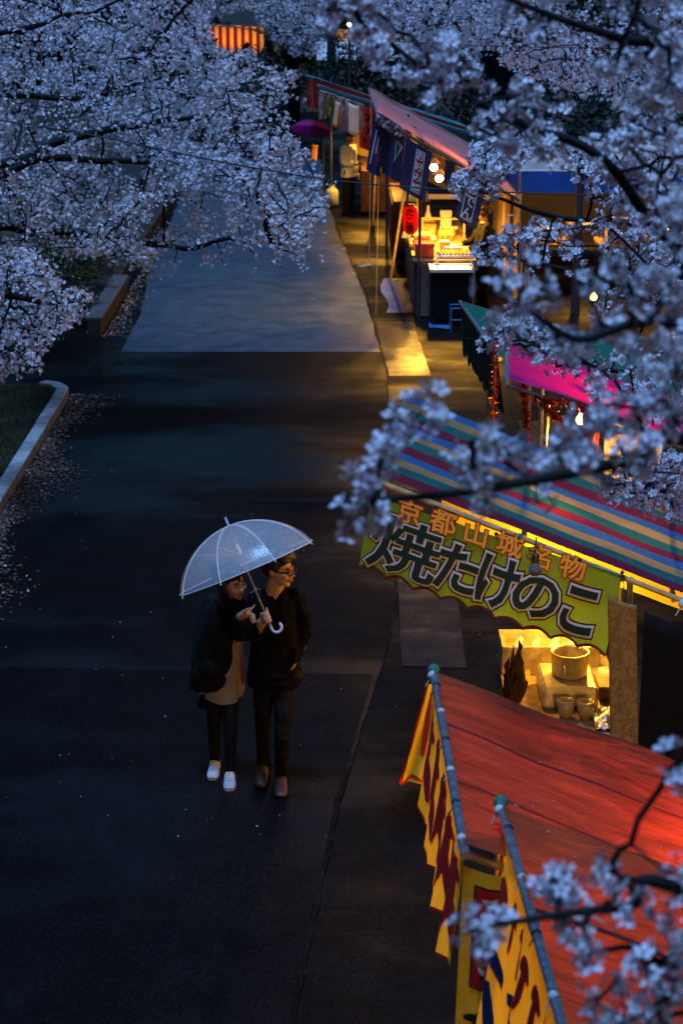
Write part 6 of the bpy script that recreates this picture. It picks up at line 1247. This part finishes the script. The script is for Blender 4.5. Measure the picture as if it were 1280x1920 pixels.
# ---- the stall holder in a white coat, looking at a phone
def stander(name, label, base, h, yaw, coat_m, trouser_m, arm_r, arm_l, head_pitch, long_coat=.80, hair_long=False, group=None):
    B = Matrix.Translation(base) @ Matrix.Rotation(yaw, 4, 'Z'); k = h/1.7
    P = lambda x, y, z: B @ (Vector((x, y, z))*k)
    b = MB(); F = B @ head_frame(Vector((0, -.035, 1.58))*k, 0, head_pitch); add_head(b, F, k)
    chain(b, [P(0, -.01, 1.50), P(0, .01, 1.42), P(0, .01, 1.36)], [.05*k, .054*k, .07*k]); sl, sr, hl, hr = P(.19, 0, 1.38), P(-.19, 0, 1.38), P(.09, 0, .90), P(-.09, 0, .90)
    def tor(m, g):
        secs = [(P(0, .0, z), (w + g)*k, (d + g)*k, 2.4) for z, w, d in ((.82, .165, .11), (.95, .165, .115), (1.1, .155, .11), (1.25, .175, .118), (1.36, .17, .10), (1.43, .10, .07))]
        n0 = len(m.v); m.rings(secs, 20)
        for i in range(n0, len(m.v)):                                # turn the ellipses with the body
            c = P(0, 0, 0); v = Vector(m.v[i]) - Vector((c.x, c.y, 0)); m.v[i] = tuple(Matrix.Rotation(yaw, 3, 'Z') @ (v) + Vector((c.x, c.y, 0)))
    tor(b, 0)
    for s_, arm in ((sr, arm_r), (sl, arm_l)):
        pts = [s_] + [P(*q) for q in arm]; chain(b, pts, [.048*k, .038*k, .028*k] + [.024*k]*(len(pts)-3)); e_ = pts[-1]; b.ell(e_, .034*k, 10, 8)
        dr = (pts[-1] - pts[-2]).normalized(); sd_ = dr.cross(Vector((0, 0, 1))).normalized()
        for q in range(4): r0 = e_ + sd_*((q - 1.5)*.017*k) + dr*.025*k; chain(b, [r0, r0 + dr*.035*k + Vector((0, 0, -.006)), r0 + dr*.058*k + Vector((0, 0, -.022))], [.0095*k, .009*k, .0075*k], 6)
        chain(b, [e_ - sd_*.025*k, e_ - sd_*.045*k + dr*.02*k, e_ - sd_*.045*k + dr*.045*k], [.011*k, .010*k, .008*k], 6)
    for sg in (-1, 1): chain(b, [P(sg*.09, 0, .9), P(sg*.095, -.015, .48), P(sg*.10, .01, .09), P(sg*.10, -.10, .04)], [.085*k, .056*k, .04*k, .035*k])
    o = link(name, remesh(b, .009, 2), M_skin); tag(o, label, 'person', group); face_parts(F, o, k)
    c = MB(); tor(c, .022)
    n0 = len(c.v); c.rings([(P(0, 0, long_coat), .19*k, .135*k, 2.4), (P(0, 0, .98), .185*k, .135*k, 2.4)], 20)
    for i in range(n0, len(c.v)): cc = P(0, 0, 0); v = Vector(c.v[i]) - Vector((cc.x, cc.y, 0)); c.v[i] = tuple(Matrix.Rotation(yaw, 3, 'Z') @ v + Vector((cc.x, cc.y, 0)))
    for s_, arm in ((sr, arm_r), (sl, arm_l)):
        pts = [s_] + [P(*q) for q in arm[:2]]; pts[-1] = pts[-1].lerp(pts[-2], .25); chain(c, pts, [.068*k, .064*k, .058*k])
    link('coat', folds(remesh(c, .012, 4, 'coat'), .012), coat_m, o)
    t = MB()
    for sg in (-1, 1): chain(t, [P(sg*.09, 0, .92), P(sg*.095, -.01, .48), P(sg*.10, .012, .05)], [.10*k, .075*k, .06*k])
    link('trousers', remesh(t, .012, 3, 'trousers'), trouser_m, o)
    for sg in (-1, 1): shoe(o, P(sg*.10, .06, .01), P(sg*.115, -.2, .008), M_black, M_black, .045, .08)
    blobs = [((0, .030, .05), (.080, .096, .078)), ((0, -.04, .088), (.062, .05, .03))]
    if hair_long: blobs += [((0, .09, .0), (.07, .05, .08)), ((0, .13, -.02), (.04, .05, .06)), ((.07, .0, .0), (.018, .05, .07)), ((-.07, .0, .0), (.018, .05, .07)), ((0, -.07, .06), (.06, .022, .03))]
    link('hair', hair_mesh(F, k, blobs, .009, 30 if hair_long else 12, .04, 5), M_hair, o); return o, P, F
M_wcoat = mat('white cotton coat', (.66, .62, .54), .85, .2, var=.08, scale=8, bump=.3, bscale=18)
pm = atz(653, 402, 0)
o, P, F = stander('person', 'person in a white coat and dark trousers looking at a phone', (pm.x, pm.y, 0), 1.68, R(55), M_wcoat, M_jean, [(-.23, -.02, 1.10), (-.10, -.24, 1.06), (-.05, -.29, 1.08)], [(.24, .02, 1.10), (.22, -.06, .86), (.22, -.09, .80)], R(22), .78)
ph = MB(); Mx = Matrix.Translation(P(-.035, -.335, 1.10)) @ Matrix.Rotation(R(55), 4, 'Z') @ Matrix.Rotation(R(-50), 4, 'X'); ph.box((-.036, -.004, -.07), (.036, .004, .07), Mx, bev=.003); prop('mobile_phone', 'dark mobile phone in the hand of the person in the white coat', 'phone', [('body', ph, M_eye)])
o, P, F = stander('person', 'vendor with tied-back hair in black bending over the lit counter', (2.16, 29.15, 0), 1.58, R(-78), M_black, M_jean, [(-.24, -.12, 1.12), (-.16, -.34, 1.04), (-.14, -.38, 1.03)], [(.24, -.10, 1.12), (.18, -.32, 1.02), (.16, -.36, 1.0)], R(34), .70, True)
M_mask = mat('orange bucket', (.5, .2, .03), .5)
